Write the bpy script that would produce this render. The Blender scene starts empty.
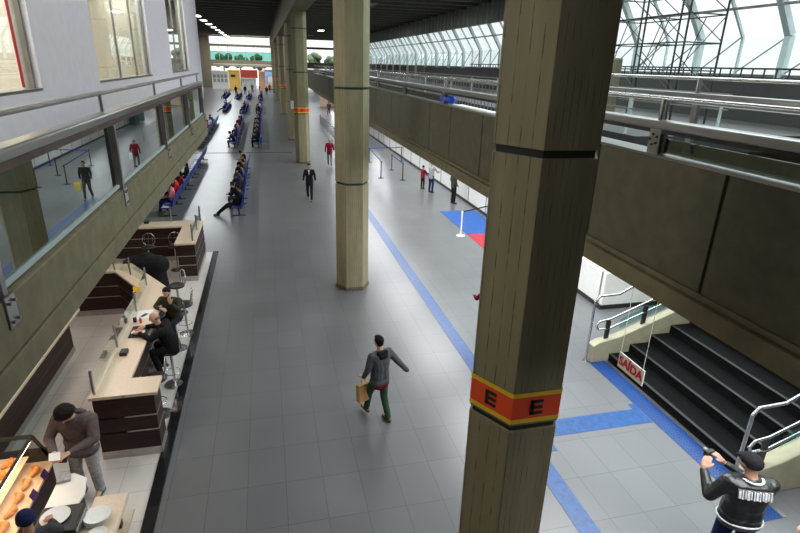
import bpy, bmesh, math, random
from mathutils import Vector, Matrix, Euler
R = math.radians
random.seed(7)
SC = bpy.context.scene
COL = SC.collection
H = 6.2

# ------------------------------------------------------------------ materials
MATS = {}
def _new(name):
    m = bpy.data.materials.new(name); m.use_nodes = True
    nt = m.node_tree; b = nt.nodes['Principled BSDF']
    MATS[name] = m
    return m, nt, b
def N(nt, t, **kw):
    n = nt.nodes.new(t)
    for k, v in kw.items(): setattr(n, k, v)
    return n
def mat(name, col, rough=.6, metal=0., var=.12, scale=6., bump=0., emit=None, estr=1., stretch=(1, 1, 1), spec=.5, alpha=None):
    if name in MATS: return MATS[name]
    m, nt, b = _new(name)
    b.inputs['Roughness'].default_value = rough
    b.inputs['Metallic'].default_value = metal
    b.inputs['Specular IOR Level'].default_value = spec
    tc = N(nt, 'ShaderNodeTexCoord'); mp = N(nt, 'ShaderNodeMapping'); mp.inputs['Scale'].default_value = stretch
    nz = N(nt, 'ShaderNodeTexNoise'); nz.inputs['Scale'].default_value = scale; nz.inputs['Detail'].default_value = 4
    nt.links.new(tc.outputs['Object'], mp.inputs[0]); nt.links.new(mp.outputs[0], nz.inputs['Vector'])
    rp = N(nt, 'ShaderNodeValToRGB')
    rp.color_ramp.elements[0].position = .3; rp.color_ramp.elements[1].position = .7
    rp.color_ramp.elements[0].color = (*[c*(1-var) for c in col], 1)
    rp.color_ramp.elements[1].color = (*[min(1, c*(1+var)) for c in col], 1)
    nt.links.new(nz.outputs['Fac'], rp.inputs[0]); nt.links.new(rp.outputs[0], b.inputs['Base Color'])
    if bump:
        bp = N(nt, 'ShaderNodeBump'); bp.inputs['Strength'].default_value = bump; bp.inputs['Distance'].default_value = .02
        nt.links.new(nz.outputs['Fac'], bp.inputs['Height']); nt.links.new(bp.outputs[0], b.inputs['Normal'])
    if emit:
        b.inputs['Emission Color'].default_value = (*emit, 1); b.inputs['Emission Strength'].default_value = estr
    return m

def concrete(name, col, streak=True, lines=0.):
    m, nt, b = _new(name)
    b.inputs['Roughness'].default_value = .75
    tc = N(nt, 'ShaderNodeTexCoord')
    mp = N(nt, 'ShaderNodeMapping'); mp.inputs['Scale'].default_value = (1, 1, .12 if streak else 1)
    n1 = N(nt, 'ShaderNodeTexNoise'); n1.inputs['Scale'].default_value = 5; n1.inputs['Detail'].default_value = 6
    nt.links.new(tc.outputs['Object'], mp.inputs[0]); nt.links.new(mp.outputs[0], n1.inputs['Vector'])
    r1 = N(nt, 'ShaderNodeValToRGB'); e = r1.color_ramp.elements
    e[0].position = .25; e[1].position = .75
    e[0].color = (*[c*.72 for c in col], 1); e[1].color = (*[c*1.15 for c in col], 1)
    nt.links.new(n1.outputs['Fac'], r1.inputs[0])
    out = r1.outputs[0]
    if lines:
        # board marks left by the shuttering: narrow broken dark vertical lines
        g = N(nt, 'ShaderNodeNewGeometry'); 
        mp2 = N(nt, 'ShaderNodeMapping'); mp2.inputs['Scale'].default_value = (1, 1, .02)
        nt.links.new(tc.outputs['Object'], mp2.inputs[0])
        v = N(nt, 'ShaderNodeTexWave'); v.wave_type = 'BANDS'; v.bands_direction = 'X'
        v.inputs['Scale'].default_value = lines; v.inputs['Distortion'].default_value = .6; v.inputs['Detail'].default_value = 3
        nt.links.new(mp2.outputs[0], v.inputs['Vector'])
        r2 = N(nt, 'ShaderNodeValToRGB'); r2.color_ramp.elements[0].position = .0; r2.color_ramp.elements[0].color = (1, 1, 1, 1)
        r2.color_ramp.elements[1].position = .035; r2.color_ramp.elements[1].color = (0, 0, 0, 1)
        nt.links.new(v.outputs['Fac'], r2.inputs[0])
        n3 = N(nt, 'ShaderNodeTexNoise'); n3.inputs['Scale'].default_value = 6; n3.inputs['Detail'].default_value = 8
        nt.links.new(tc.outputs['Object'], n3.inputs['Vector'])
        r3 = N(nt, 'ShaderNodeValToRGB'); r3.color_ramp.elements[0].position = .42; r3.color_ramp.elements[1].position = .62
        nt.links.new(n3.outputs['Fac'], r3.inputs[0])
        mu = N(nt, 'ShaderNodeMath', operation='MULTIPLY'); nt.links.new(r2.outputs[0], mu.inputs[0]); nt.links.new(r3.outputs[0], mu.inputs[1])
        mx = N(nt, 'ShaderNodeMix', data_type='RGBA'); nt.links.new(mu.outputs[0], mx.inputs[0]); nt.links.new(out, mx.inputs[6])
        mx.inputs[7].default_value = (*[c*.25 for c in col], 1); out = mx.outputs[2]
    nt.links.new(out, b.inputs['Base Color'])
    n2 = N(nt, 'ShaderNodeTexNoise'); n2.inputs['Scale'].default_value = 40
    nt.links.new(tc.outputs['Object'], n2.inputs['Vector'])
    bp = N(nt, 'ShaderNodeBump'); bp.inputs['Strength'].default_value = .15; bp.inputs['Distance'].default_value = .01
    nt.links.new(n2.outputs['Fac'], bp.inputs['Height']); nt.links.new(bp.outputs[0], b.inputs['Normal'])
    return m

def tiles(name, c1, c2, cm, w, h, off, rough, mortar=.004, spec=.5):
    m, nt, b = _new(name)
    tc = N(nt, 'ShaderNodeTexCoord'); mp = N(nt, 'ShaderNodeMapping'); mp.inputs['Location'].default_value = (off[0], off[1], 0)
    br = N(nt, 'ShaderNodeTexBrick'); br.offset = 0; br.squash = 1
    br.inputs['Scale'].default_value = 1; br.inputs['Brick Width'].default_value = w; br.inputs['Row Height'].default_value = h
    br.inputs['Mortar Size'].default_value = mortar; br.inputs['Mortar Smooth'].default_value = .3
    br.inputs['Color1'].default_value = (*c1, 1); br.inputs['Color2'].default_value = (*c2, 1); br.inputs['Mortar'].default_value = (*cm, 1)
    nt.links.new(tc.outputs['Object'], mp.inputs[0]); nt.links.new(mp.outputs[0], br.inputs['Vector'])
    nz = N(nt, 'ShaderNodeTexNoise'); nz.noise_dimensions = '2D'; nz.inputs['Scale'].default_value = .45; nz.inputs['Detail'].default_value = 3
    nt.links.new(tc.outputs['Object'], nz.inputs['Vector'])
    rp = N(nt, 'ShaderNodeValToRGB'); rp.color_ramp.elements[0].position = .3; rp.color_ramp.elements[1].position = .7
    rp.color_ramp.elements[0].color = (.90, .90, .90, 1); rp.color_ramp.elements[1].color = (1.05, 1.05, 1.05, 1)
    nt.links.new(nz.outputs['Fac'], rp.inputs[0])
    mx = N(nt, 'ShaderNodeMix', data_type='RGBA', blend_type='MULTIPLY'); mx.inputs[0].default_value = 1
    nt.links.new(br.outputs['Color'], mx.inputs[6]); nt.links.new(rp.outputs[0], mx.inputs[7])
    nt.links.new(mx.outputs[2], b.inputs['Base Color']); b.inputs['Roughness'].default_value = rough
    b.inputs['Specular IOR Level'].default_value = spec
    return m

def glass(name, tint, refl=.12, rough=.0, ior=1.5):
    m, nt, b = _new(name); nt.nodes.remove(b)
    out = nt.nodes['Material Output']
    tr = N(nt, 'ShaderNodeBsdfTransparent'); tr.inputs[0].default_value = (*tint, 1)
    gl = N(nt, 'ShaderNodeBsdfGlossy'); gl.inputs['Roughness'].default_value = rough; gl.inputs['Color'].default_value = (.95, 1, .98, 1)
    fr = N(nt, 'ShaderNodeLayerWeight'); fr.inputs['Blend'].default_value = .5
    pw = N(nt, 'ShaderNodeMath', operation='POWER'); pw.inputs[1].default_value = 4; nt.links.new(fr.outputs['Facing'], pw.inputs[0])
    ad = N(nt, 'ShaderNodeMath', operation='MULTIPLY_ADD'); ad.use_clamp = True; ad.inputs[1].default_value = 1-refl; ad.inputs[2].default_value = refl
    mx = N(nt, 'ShaderNodeMixShader')
    nt.links.new(pw.outputs[0], ad.inputs[0]); nt.links.new(ad.outputs[0], mx.inputs[0])
    nt.links.new(tr.outputs[0], mx.inputs[1]); nt.links.new(gl.outputs[0], mx.inputs[2]); nt.links.new(mx.outputs[0], out.inputs[0])
    return m

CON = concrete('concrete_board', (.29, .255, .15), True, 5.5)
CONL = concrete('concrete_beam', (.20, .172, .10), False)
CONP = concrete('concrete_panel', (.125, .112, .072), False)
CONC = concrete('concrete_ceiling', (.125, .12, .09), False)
FLOOR = tiles('hall_tiles', (.118, .119, .124), (.132, .133, .138), (.05, .05, .052), .58, .86, (.02, .02), .31, spec=.5)
WTILE = tiles('cafe_tiles', (.56, .53, .50), (.62, .58, .55), (.30, .28, .26), .6, .6, (.1, .1), .22)
WALL = mat('white_paint', (.80, .79, .86), .7, var=.03)
WHITE = mat('white_laminate', (.8, .79, .76), .4, var=.03)
DARKG = mat('joint_dark', (.03, .03, .028), .8)
BLACK = mat('black_granite', (.012, .012, .013), .12, var=.4, scale=60)
STEEL = mat('brushed_steel', (.40, .39, .385), .28, 1., var=.15, scale=3, stretch=(1, .1, 1))
STEELD = mat('dull_steel', (.30, .29, .28), .42, .9, var=.2, scale=3)
RUST = mat('brown_steel', (.10, .07, .055), .45, .6, var=.3)
CHROME = mat('chrome_tube', (.62, .62, .63), .26, 1., var=.04)
BLUE = mat('blue_tactile', (.006, .055, .20), .38, var=.3, scale=10)
BLUEP = mat('blue_mat', (.008, .07, .28), .8)
REDP = mat('red_mat', (.38, .015, .035), .8)
WOOD = mat('dark_wenge', (.030, .013, .010), .45, var=.35, scale=9, stretch=(.3, .3, 3), spec=.25)
TOP = mat('cream_stone', (.62, .50, .38), .3, var=.08, scale=30)
KICK = mat('steel_kickplate', (.45, .43, .41), .35, .8, var=.1)
STEP = mat('black_rubber_step', (.005, .005, .0052), .7, var=.4, scale=12, stretch=(6, .4, 1), bump=.1, spec=.04)
NOSE = mat('step_nosing', (.010, .010, .011), .55, var=.4, scale=10, stretch=(6, .5, 1))
GL_R = glass('railing_glass', (.22, .27, .255), .18, ior=1.6)
GL_W = glass('window_glass', (.92, .97, .97), .03, ior=1.35)
GL_L = glass('reflective_window_glass', (.92, .96, .95), .06, ior=1.45)
GL_S = glass('screen_glass', (.86, .90, .88), .08, ior=1.4)
GL_G = glass('green_glass', (.50, .78, .72), .05)
PAINT_L = mat('pale_steel_paint', (.42, .50, .50), .5, var=.05)
BLK = mat('black_paint', (.015, .015, .016), .45)
GREYP = mat('grey_paint', (.30, .31, .30), .5)
ORANGE = mat('orange_red_vinyl', (1.0, .085, .012), .45, var=.03)
YELLOW = mat('yellow_vinyl', (1.0, .62, .02), .45, var=.03)
REDV = mat('red_vinyl', (.65, .02, .03), .5, var=.03)
PAPER = mat('white_paper', (.82, .82, .80), .7, var=.03)
BLIND = mat('cream_blind', (.74, .67, .58), .8, var=.03)
SEATB = mat('blue_seat_plastic', (.02, .035, .22), .35, var=.1)
GREEN = mat('tree_leaves', (.045, .075, .03), .8, var=.6, scale=3, bump=.8)
SKIN = mat('skin_tone', (.45, .24, .16), .55, var=.06, scale=12)
SKIN2 = mat('skin_tone_light', (.55, .32, .23), .55, var=.06, scale=12)
HAIR = mat('black_hair', (.006, .005, .005), .75, var=.5, scale=40, bump=.5, spec=.2)
def cloth(name, c, rough=.9): return mat('cloth_' + name, c, rough, var=.22, scale=22, bump=.25, spec=.15)

# ------------------------------------------------------------------ geometry helpers
class MB:
    def __init__(s): s.bm = bmesh.new()
    def box(s, x0, x1, y0, y1, z0, z1):
        c = Matrix.Translation(((x0+x1)/2, (y0+y1)/2, (z0+z1)/2)) @ Matrix.Diagonal((abs(x1-x0), abs(y1-y0), abs(z1-z0), 1))
        bmesh.ops.create_cube(s.bm, size=1, matrix=c); return s
    def obox(s, c, size, rot=(0, 0, 0)):
        m = Matrix.Translation(c) @ Euler(rot).to_matrix().to_4x4() @ Matrix.Diagonal((*size, 1))
        bmesh.ops.create_cube(s.bm, size=1, matrix=m); return s
    def cyl(s, a, b, r, r2=None, n=12):
        a = Vector(a); b = Vector(b); d = b-a
        if d.length < 1e-6: return s
        m = Matrix.Translation((a+b)/2) @ d.to_track_quat('Z', 'Y').to_matrix().to_4x4()
        bmesh.ops.create_cone(s.bm, cap_ends=True, segments=n, radius1=r, radius2=r if r2 is None else r2, depth=d.length, matrix=m); return s
    def bar(s, a, b, w, h):
        a = Vector(a); b = Vector(b); d = b-a
        m = Matrix.Translation((a+b)/2) @ d.to_track_quat('Y', 'Z').to_matrix().to_4x4() @ Matrix.Diagonal((w, d.length, h, 1))
        bmesh.ops.create_cube(s.bm, size=1, matrix=m); return s
    def sph(s, c, r, sub=2, rot=None):
        rr = r if isinstance(r, (tuple, list)) else (r, r, r)
        m = Matrix.Translation(c) @ (Euler(rot).to_matrix().to_4x4() if rot else Matrix()) @ Matrix.Diagonal((*rr, 1))
        bmesh.ops.create_icosphere(s.bm, subdivisions=sub, radius=1, matrix=m); return s
    def cap(s, a, b, r1, r2=None, sub=2, n=12):
        r2 = r1 if r2 is None else r2
        s.sph(a, r1, sub); s.sph(b, r2, sub); s.cyl(a, b, r1, r2, n); return s
    def tube(s, pts, r, n=10):
        pts = [Vector(p) for p in pts]
        for i in range(len(pts)-1): s.cyl(pts[i], pts[i+1], r, n=n)
        for p in pts[1:-1]: s.sph(p, r, 2)
        return s
    def prism(s, poly, z0, z1):
        lo = [s.bm.verts.new((x, y, z0)) for x, y in poly]; hi = [s.bm.verts.new((x, y, z1)) for x, y in poly]
        n = len(poly)
        s.bm.faces.new(hi); s.bm.faces.new(lo[::-1])
        for i in range(n): s.bm.faces.new((lo[i], lo[(i+1) % n], hi[(i+1) % n], hi[i]))
        return s
    def extr(s, prof, axis, a, b):
        # extrude a closed profile along axis 'x' or 'y'
        def P(u, v, t): return (t, u, v) if axis == 'x' else (u, t, v)
        lo = [s.bm.verts.new(P(u, v, a)) for u, v in prof]; hi = [s.bm.verts.new(P(u, v, b)) for u, v in prof]
        n = len(prof); s.bm.faces.new(hi); s.bm.faces.new(lo[::-1])
        for i in range(n): s.bm.faces.new((lo[i], lo[(i+1) % n], hi[(i+1) % n], hi[i]))
        return s
    def quad(s, *p):
        s.bm.faces.new([s.bm.verts.new(q) for q in p]); return s
    def lathe(s, prof, c=(0, 0, 0), n=20):
        rings = [[s.bm.verts.new((c[0]+r*math.cos(2*math.pi*i/n), c[1]+r*math.sin(2*math.pi*i/n), c[2]+z)) for i in range(n)] for r, z in prof]
        for a, b in zip(rings, rings[1:]):
            for i in range(n): s.bm.faces.new((a[i], a[(i+1) % n], b[(i+1) % n], b[i]))
        s.bm.faces.new(rings[0][::-1]); s.bm.faces.new(rings[-1]); return s
    def build(s, name, m, parent=None, world=False, bevel=0., smooth=False, remesh=0.):
        bmesh.ops.recalc_face_normals(s.bm, faces=s.bm.faces[:])
        if parent is not None and world:
            w = Vector((0, 0, 0)); p = parent
            while p is not None: w += p.location; p = p.parent
            bmesh.ops.translate(s.bm, verts=s.bm.verts[:], vec=-w)
        me = bpy.data.meshes.new(name); s.bm.to_mesh(me); s.bm.free()
        if smooth:
            for p in me.polygons: p.use_smooth = True
            me.set_sharp_from_angle(angle=R(45))
        o = bpy.data.objects.new(name, me); COL.objects.link(o)
        if remesh:
            md = o.modifiers.new('r', 'REMESH'); md.mode = 'VOXEL'; md.voxel_size = remesh; md.use_smooth_shade = True
            sm = o.modifiers.new('s', 'SMOOTH'); sm.factor = .5; sm.iterations = 3
            dg = bpy.context.evaluated_depsgraph_get()
            me2 = bpy.data.meshes.new_from_object(o.evaluated_get(dg)); o.modifiers.clear(); o.data = me2; me2.name = name
            for p in me2.polygons: p.use_smooth = True
        elif bevel:
            md = o.modifiers.new('b', 'BEVEL'); md.width = bevel; md.segments = 2; md.limit_method = 'ANGLE'
        if m: o.data.materials.append(m)
        if parent is not None: o.parent = parent
        return o

def tag(o, label=None, cat=None, group=None, kind=None):
    if label: o['label'] = label
    if cat: o['category'] = cat
    if group: o['group'] = group
    if kind: o['kind'] = kind
    return o
def thing(name, label, cat, loc=(0, 0, 0), rz=0, group=None):
    o = bpy.data.objects.new(name, None); COL.objects.link(o); o.location = loc; o.rotation_euler = (0, 0, rz)
    o.empty_display_size = .2
    return tag(o, label, cat, group)
def struct(name, mb, m, **kw): return tag(mb.build(name, m, **kw), kind='structure')
def kids(o): return [c for c in bpy.data.objects if c.parent == o]
def copy_tree(o, loc, rz=None, label=None, group=None, ch=None):
    c = o.copy(); COL.objects.link(c); c.location = loc
    if rz is not None: c.rotation_euler = (0, 0, rz)
    if label: c['label'] = label
    if group: c['group'] = group
    for k in kids(o):
        d = k.copy(); COL.objects.link(d); d.parent = c
        for g in kids(k):
            e = g.copy(); COL.objects.link(e); e.parent = d
    return c
def text_mesh(name, s, size, m, parent, loc, rot, bold=0., ext=.002):
    cu = bpy.data.curves.new(name, 'FONT'); cu.body = s; cu.size = size; cu.align_x = 'CENTER'; cu.align_y = 'CENTER'
    cu.extrude = ext; cu.offset = bold
    o = bpy.data.objects.new(name, cu); COL.objects.link(o)
    dg = bpy.context.evaluated_depsgraph_get()
    me = bpy.data.meshes.new_from_object(o.evaluated_get(dg)); bpy.data.objects.remove(o)
    o = bpy.data.objects.new(name, me); COL.objects.link(o); me.materials.append(m)
    o.parent = parent; o.location = loc; o.rotation_euler = rot
    return o

def area(name, loc, rot, sx, sy, power, col=(1, 1, 1)):
    l = bpy.data.lights.new(name, 'AREA'); l.shape = 'RECTANGLE'; l.size = sx; l.size_y = sy; l.energy = power; l.color = col
    o = bpy.data.objects.new(name, l); COL.objects.link(o); o.location = loc; o.rotation_euler = rot; return o

# ------------------------------------------------------------------ people
CACHE = {}
DEF = dict(pelvis=(0, 0, .95), waist=(0, .0, 1.10), chest=(0, 0, 1.30), neck=(0, -.01, 1.47), head=(0, .03, 1.63),
           ls=(-.18, 0, 1.41), rs=(.18, 0, 1.41), le=(-.24, -.03, 1.13), re=(.24, -.03, 1.13), lw=(-.25, .05, .89), rw=(.25, .05, .89),
           lk=(-.11, .03, .50), rk=(.11, .03, .50), la=(-.11, 0, .09), ra=(.11, 0, .09), ldir=(0, 1, 0), rdir=(0, 1, 0), tilt=0., turn=0.)
POSES = {
 'stand': {},
 'walk': dict(lk=(-.10, .18, .53), la=(-.10, .30, .10), rk=(.10, .02, .50), ra=(.10, -.30, .12), le=(-.25, -.12, 1.15), lw=(-.27, -.16, .90), re=(.25, .10, 1.15), rw=(.26, .28, .98)),
 'walkbag': dict(lk=(-.10, .20, .53), la=(-.09, .30, .14), rk=(.09, -.01, .50), ra=(.12, -.12, .09), le=(-.25, .02, 1.14), lw=(-.25, .16, .92),
                 re=(.34, -.10, 1.18), rw=(.50, -.18, .98), head=(0, .06, 1.63)),
 'sit': dict(pelvis=(0, 0, .52), waist=(0, -.03, .66), chest=(0, -.04, .87), neck=(0, -.04, 1.04), head=(0, .0, 1.20), ls=(-.18, -.04, .98), rs=(.18, -.04, .98),
             le=(-.23, .04, .72), re=(.23, .04, .72), lw=(-.12, .26, .66), rw=(.12, .26, .66), lk=(-.12, .42, .50), rk=(.12, .42, .50), la=(-.12, .50, .09), ra=(.12, .50, .09)),
 'sitlean': dict(pelvis=(0, 0, .52), waist=(0, .02, .66), chest=(0, .10, .84), neck=(0, .18, .99), head=(0, .27, 1.12), ls=(-.18, .12, .94), rs=(.18, .12, .94),
             le=(-.22, .28, .72), re=(.22, .28, .72), lw=(-.06, .44, .70), rw=(.06, .44, .70), lk=(-.13, .42, .50), rk=(.13, .42, .50), la=(-.13, .38, .09), ra=(.13, .38, .09)),
 'sitout': dict(pelvis=(0, .04, .52), waist=(0, -.03, .65), chest=(0, -.08, .86), neck=(0, -.09, 1.03), head=(0, -.06, 1.19), ls=(-.18, -.09, .97), rs=(.18, -.09, .97),
             le=(-.24, .0, .72), re=(.24, .0, .72), lw=(-.10, .22, .64), rw=(.10, .22, .64), lk=(-.10, .46, .44), rk=(.10, .46, .46), la=(-.07, .86, .12), ra=(.10, .88, .10)),
 'sitbar': dict(pelvis=(0, 0, .86), waist=(0, .04, 1.0), chest=(0, .12, 1.20), neck=(0, .20, 1.36), head=(0, .27, 1.50), ls=(-.20, .13, 1.30), rs=(.20, .13, 1.30),
             le=(-.30, .30, 1.20), re=(.30, .26, 1.20), lw=(-.16, .54, 1.27), rw=(.10, .50, 1.27), lk=(-.16, .34, .84), rk=(.16, .34, .84), la=(-.15, .26, .42), ra=(.15, .26, .42),
             ldir=(.4, 1, 0), rdir=(-.3, 1, 0), tilt=.35),
 'sitface': dict(pelvis=(0, 0, .86), waist=(0, .03, 1.0), chest=(0, .08, 1.20), neck=(0, .13, 1.37), head=(.0, .19, 1.52), ls=(-.20, .08, 1.30), rs=(.20, .08, 1.30),
             le=(-.27, .28, 1.16), re=(.27, .28, 1.16), lw=(-.20, .42, 1.38), rw=(.02, .46, 1.26), lk=(-.14, .38, .84), rk=(.14, .38, .84), la=(-.15, .32, .42), ra=(.15, .32, .42),
             ldir=(.2, .1, 1), rdir=(-1, .3, 0), tilt=.25),
 'customer': dict(chest=(0, .03, 1.30), neck=(0, .09, 1.46), head=(0, .17, 1.58), ls=(-.19, .03, 1.39), rs=(.19, .03, 1.39), le=(-.26, .16, 1.15), re=(.26, .16, 1.15),
             lw=(-.08, .38, 1.13), rw=(.09, .38, 1.13), ldir=(.5, 1, .1), rdir=(-.5, 1, .1), tilt=.75),
 'photo': dict(head=(-.02, .06, 1.63), le=(-.32, .0, 1.15), re=(.24, .16, 1.18), lw=(-.33, .20, 1.34), rw=(-.12, .29, 1.37), ldir=(.3, .4, .7), rdir=(-.5, .2, .7), tilt=.05, turn=.45),
 'reach': dict(re=(.28, .18, 1.18), rw=(.24, .42, 1.16), rdir=(0, 1, 0), le=(-.28, .18, 1.18), lw=(-.24, .42, 1.16), ldir=(0, 1, -.2)),
}
def J(pose):
    d = dict(DEF); d.update(POSES[pose]); return {k: (Vector(v) if isinstance(v, tuple) else v) for k, v in d.items()}
def hand(mb, w, d, side, curl=.4, fine=True):
    d = d.normalized(); up = Vector((0, 0, 1))
    if abs(d.dot(up)) > .9: up = Vector((0, 1, 0))
    lat = d.cross(up).normalized(); nrm = lat.cross(d).normalized()
    c = w + d*.05
    if not fine:
        mb.sph(c, .042); mb.cap(c, c+d*.06, .03, .02); return
    mb.cap(w, w+d*.03, .027, .030)
    for i in range(4):
        o = lat*(-.030+.020*i)
        mb.cap(w+d*.02+o*.6, w+d*.085+o, .017, .0125)
        L = (.062, .075, .070, .052)[i] if side > 0 else (.052, .070, .075, .062)[i]
        a = w+d*.085+o; b = a+(d*math.cos(curl)-nrm*math.sin(curl))*L*.55
        e = b+(d*math.cos(curl*2.2)-nrm*math.sin(curl*2.2))*L*.5
        mb.cap(a, b, .0115, .0105); mb.cap(b, e, .0105, .009)
    t = lat*(-side); a = w+d*.025+t*.022; b = a+(t*.7+d*.7-nrm*.2)*.045; e = b+(t*.2+d-nrm*.3)*.032
    mb.cap(a, b, .014, .0125); mb.cap(b, e, .0125, .010)
def body_mb(j, fine):
    mb = MB(); q = j
    hd = q['head']; t = q['tilt']; z = q['turn']; rot = (-t, 0, z)
    M = Euler(rot).to_matrix()
    def hp(x, y, zz): return hd + M @ Vector((x, y, zz))
    mb.sph(hp(0, -.005, .02), (.076, .093, .095), 3, rot); mb.sph(hp(0, .025, -.045), (.058, .065, .062), 2, rot)
    mb.sph(hp(0, .04, -.085), (.03, .03, .022), 2, rot)
    if fine:
        mb.cap(hp(0, .088, .012), hp(0, .108, -.018), .010, .015); mb.sph(hp(0, .085, -.055), (.026, .012, .008), 2, rot)
        mb.sph(hp(0, .078, .030), (.052, .014, .010), 2, rot)
        for s in (-1, 1): mb.sph(hp(s*.077, -.005, -.005), (.012, .020, .032), 2, rot)
    mb.cap(q['neck']-Vector((0, .0, .05)), hp(0, -.02, -.05), .058, .052)
    mb.cap(q['pelvis']+Vector((-.04, 0, 0)), q['pelvis']+Vector((.04, 0, 0)), .095)
    mb.cap(q['pelvis'], q['waist'], .10, .09); mb.cap(q['waist'], q['chest'], .09, .098)
    mb.cap(q['ls']*.5+q['chest']*.5, q['rs']*.5+q['chest']*.5, .065)
    mb.cap(q['ls'], q['rs'], .042); mb.cap(q['chest'], q['neck'], .085, .052)
    for s, a in ((-1, 'l'), (1, 'r')):
        mb.cap(q[a+'s'], q[a+'e'], .047, .036); mb.cap(q[a+'e'], q[a+'w'], .037, .026)
        hand(mb, q[a+'w'], q[a+'dir'] if (POSES.get('x') or True) and q.get(a+'set', True) else None, s, fine=fine)
        h = q['pelvis']+Vector((s*.085, 0, -.02))
        mb.cap(h, q[a+'k'], .082, .052); mb.cap(q[a+'k'], q[a+'a'], .053, .036)
        mb.cap(q[a+'a'], q[a+'a']+Vector((0, .13, -.05)), .034, .028)
    return mb
def torso_mb(j, puff=1., hem=-.08):
    mb = MB(); q = j
    p = q['pelvis']
    mb.cap(p+Vector((-.06, 0, hem)), p+Vector((.06, 0, hem)), .125*puff)
    mb.cap(p+Vector((-.05, 0, .02)), q['waist']+Vector((-.04, 0, 0)), .125*puff, .12*puff); mb.cap(p+Vector((.05, 0, .02)), q['waist']+Vector((.04, 0, 0)), .125*puff, .12*puff)
    mb.cap(q['waist']+Vector((-.03, 0, 0)), q['chest']+Vector((-.06, 0, 0)), .125*puff, .125*puff); mb.cap(q['waist']+Vector((.03, 0, 0)), q['chest']+Vector((.06, 0, 0)), .125*puff, .125*puff)
    mb.cap(q['ls']*.6+q['chest']*.4, q['rs']*.6+q['chest']*.4, .105*puff); mb.sph(q['chest'], (.17*puff, .125*puff, .15*puff), 3)
    mb.cap(q['ls'], q['rs'], .062*puff); mb.cap(q['chest'], q['neck']-Vector((0, 0, .03)), .12*puff, .075)
    for a in 'lr':
        d = (q[a+'w']-q[a+'e'])
        mb.cap(q[a+'s'], q[a+'e'], .068*puff, .055*puff); mb.cap(q[a+'e'], q[a+'e']+d*.9, .055*puff, .043)
    return mb
def legs_mb(j):
    mb = MB(); q = j; p = q['pelvis']
    mb.cap(p+Vector((-.045, 0, 0)), p+Vector((.045, 0, 0)), .112)
    for s, a in ((-1, 'l'), (1, 'r')):
        h = p+Vector((s*.085, 0, -.02)); an = q[a+'a']
        mb.cap(h, q[a+'k'], .098, .070); mb.cap(q[a+'k'], an+(q[a+'k']-an)*.02, .070, .058)
    return mb
def shoe_mb(j, side):
    mb = MB(); q = j
    for a in side:
        an = q[a+'a']; z = an.z-.055
        mb.cap(Vector((an.x, an.y-.05, z)), Vector((an.x, an.y+.16, z-.006)), .040, .034); mb.sph((an.x, an.y+.07, z), (.046, .11, .032)); mb.cap(an, Vector((an.x, an.y, z)), .046, .044)
    return mb
def hair_mb(j, kind):
    mb = MB(); hd = j['head']; rot = (-j['tilt'], 0, j['turn']); M = Euler(rot).to_matrix()
    def hp(x, y, z): return hd + M @ Vector((x, y, z))
    if kind == 'short': mb.sph(hp(0, -.022, .040), (.085, .092, .088), 3, rot); mb.sph(hp(0, -.055, -.005), (.070, .055, .075), 2, rot); mb.sph(hp(0, .03, .085), (.062, .05, .035), 2, rot)
    if kind == 'thick': mb.sph(hp(0, -.015, .050), (.108, .118, .105), 3, rot); mb.sph(hp(0, -.06, -.01), (.090, .070, .085), 2, rot); mb.sph(hp(0, .06, .085), (.075, .05, .038), 2, rot)
    if kind == 'long': mb.sph(hp(0, -.022, .040), (.090, .098, .092), 3, rot); mb.cap(hp(0, -.06, 0), hp(0, -.09, -.18), .075, .06)
    if kind == 'beanie': mb.sph(hp(0, -.015, .055), (.092, .106, .098), 3, rot); mb.sph(hp(0, -.01, .03), (.096, .108, .045), 3, rot)
    if kind == 'cap': mb.sph(hp(0, -.012, .050), (.090, .104, .085), 3, rot); mb.cap(hp(-.03, .10, .035), hp(.03, .10, .035), .025); mb.sph(hp(0, -.04, .02), (.086, .08, .06), 2, rot)
    if kind == 'rim': mb.sph(hp(0, -.04, -.005), (.080, .070, .045), 2, rot)
    return mb
def person(label, loc, rz, pose, h=1.75, skin=SKIN, top=None, legs=None, shoe=None, hair='short', hairm=HAIR, fine=False, puff=1., hem=-.08, group=None, wide=1.):
    r = thing('person', label, 'person', loc, rz, group); s = h/1.75
    r.scale = (s*wide, s*wide, s)
    vb, vc = (.0075, .012) if fine else (.022, .024)
    j = J(pose)
    def part(nm, key, fn, m, v):
        k = (pose, key, fine)
        if k not in CACHE: 
            o = fn().build(nm, None, r, remesh=v); CACHE[k] = o.data; o.data.materials.append(m)
        else:
            o = bpy.data.objects.new(nm, CACHE[k]); COL.objects.link(o); o.parent = r
        o.material_slots[0].link = 'OBJECT'; o.material_slots[0].material = m
        return o
    part('body', 'body', lambda: body_mb(j, fine), skin, vb)
    part('jacket', ('j', puff, hem), lambda: torso_mb(j, puff, hem), top, vc)
    part('trousers', 't', lambda: legs_mb(j), legs, vc)
    part('shoe', 'sl', lambda: shoe_mb(j, 'l'), shoe or BLK, vc); part('shoe', 'sr', lambda: shoe_mb(j, 'r'), shoe or BLK, vc)
    if hair: part({'beanie': 'beanie', 'cap': 'cap'}.get(hair, 'hair'), ('h', hair), lambda: hair_mb(j, hair), hairm, min(vb, .012))
    return r, j

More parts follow.
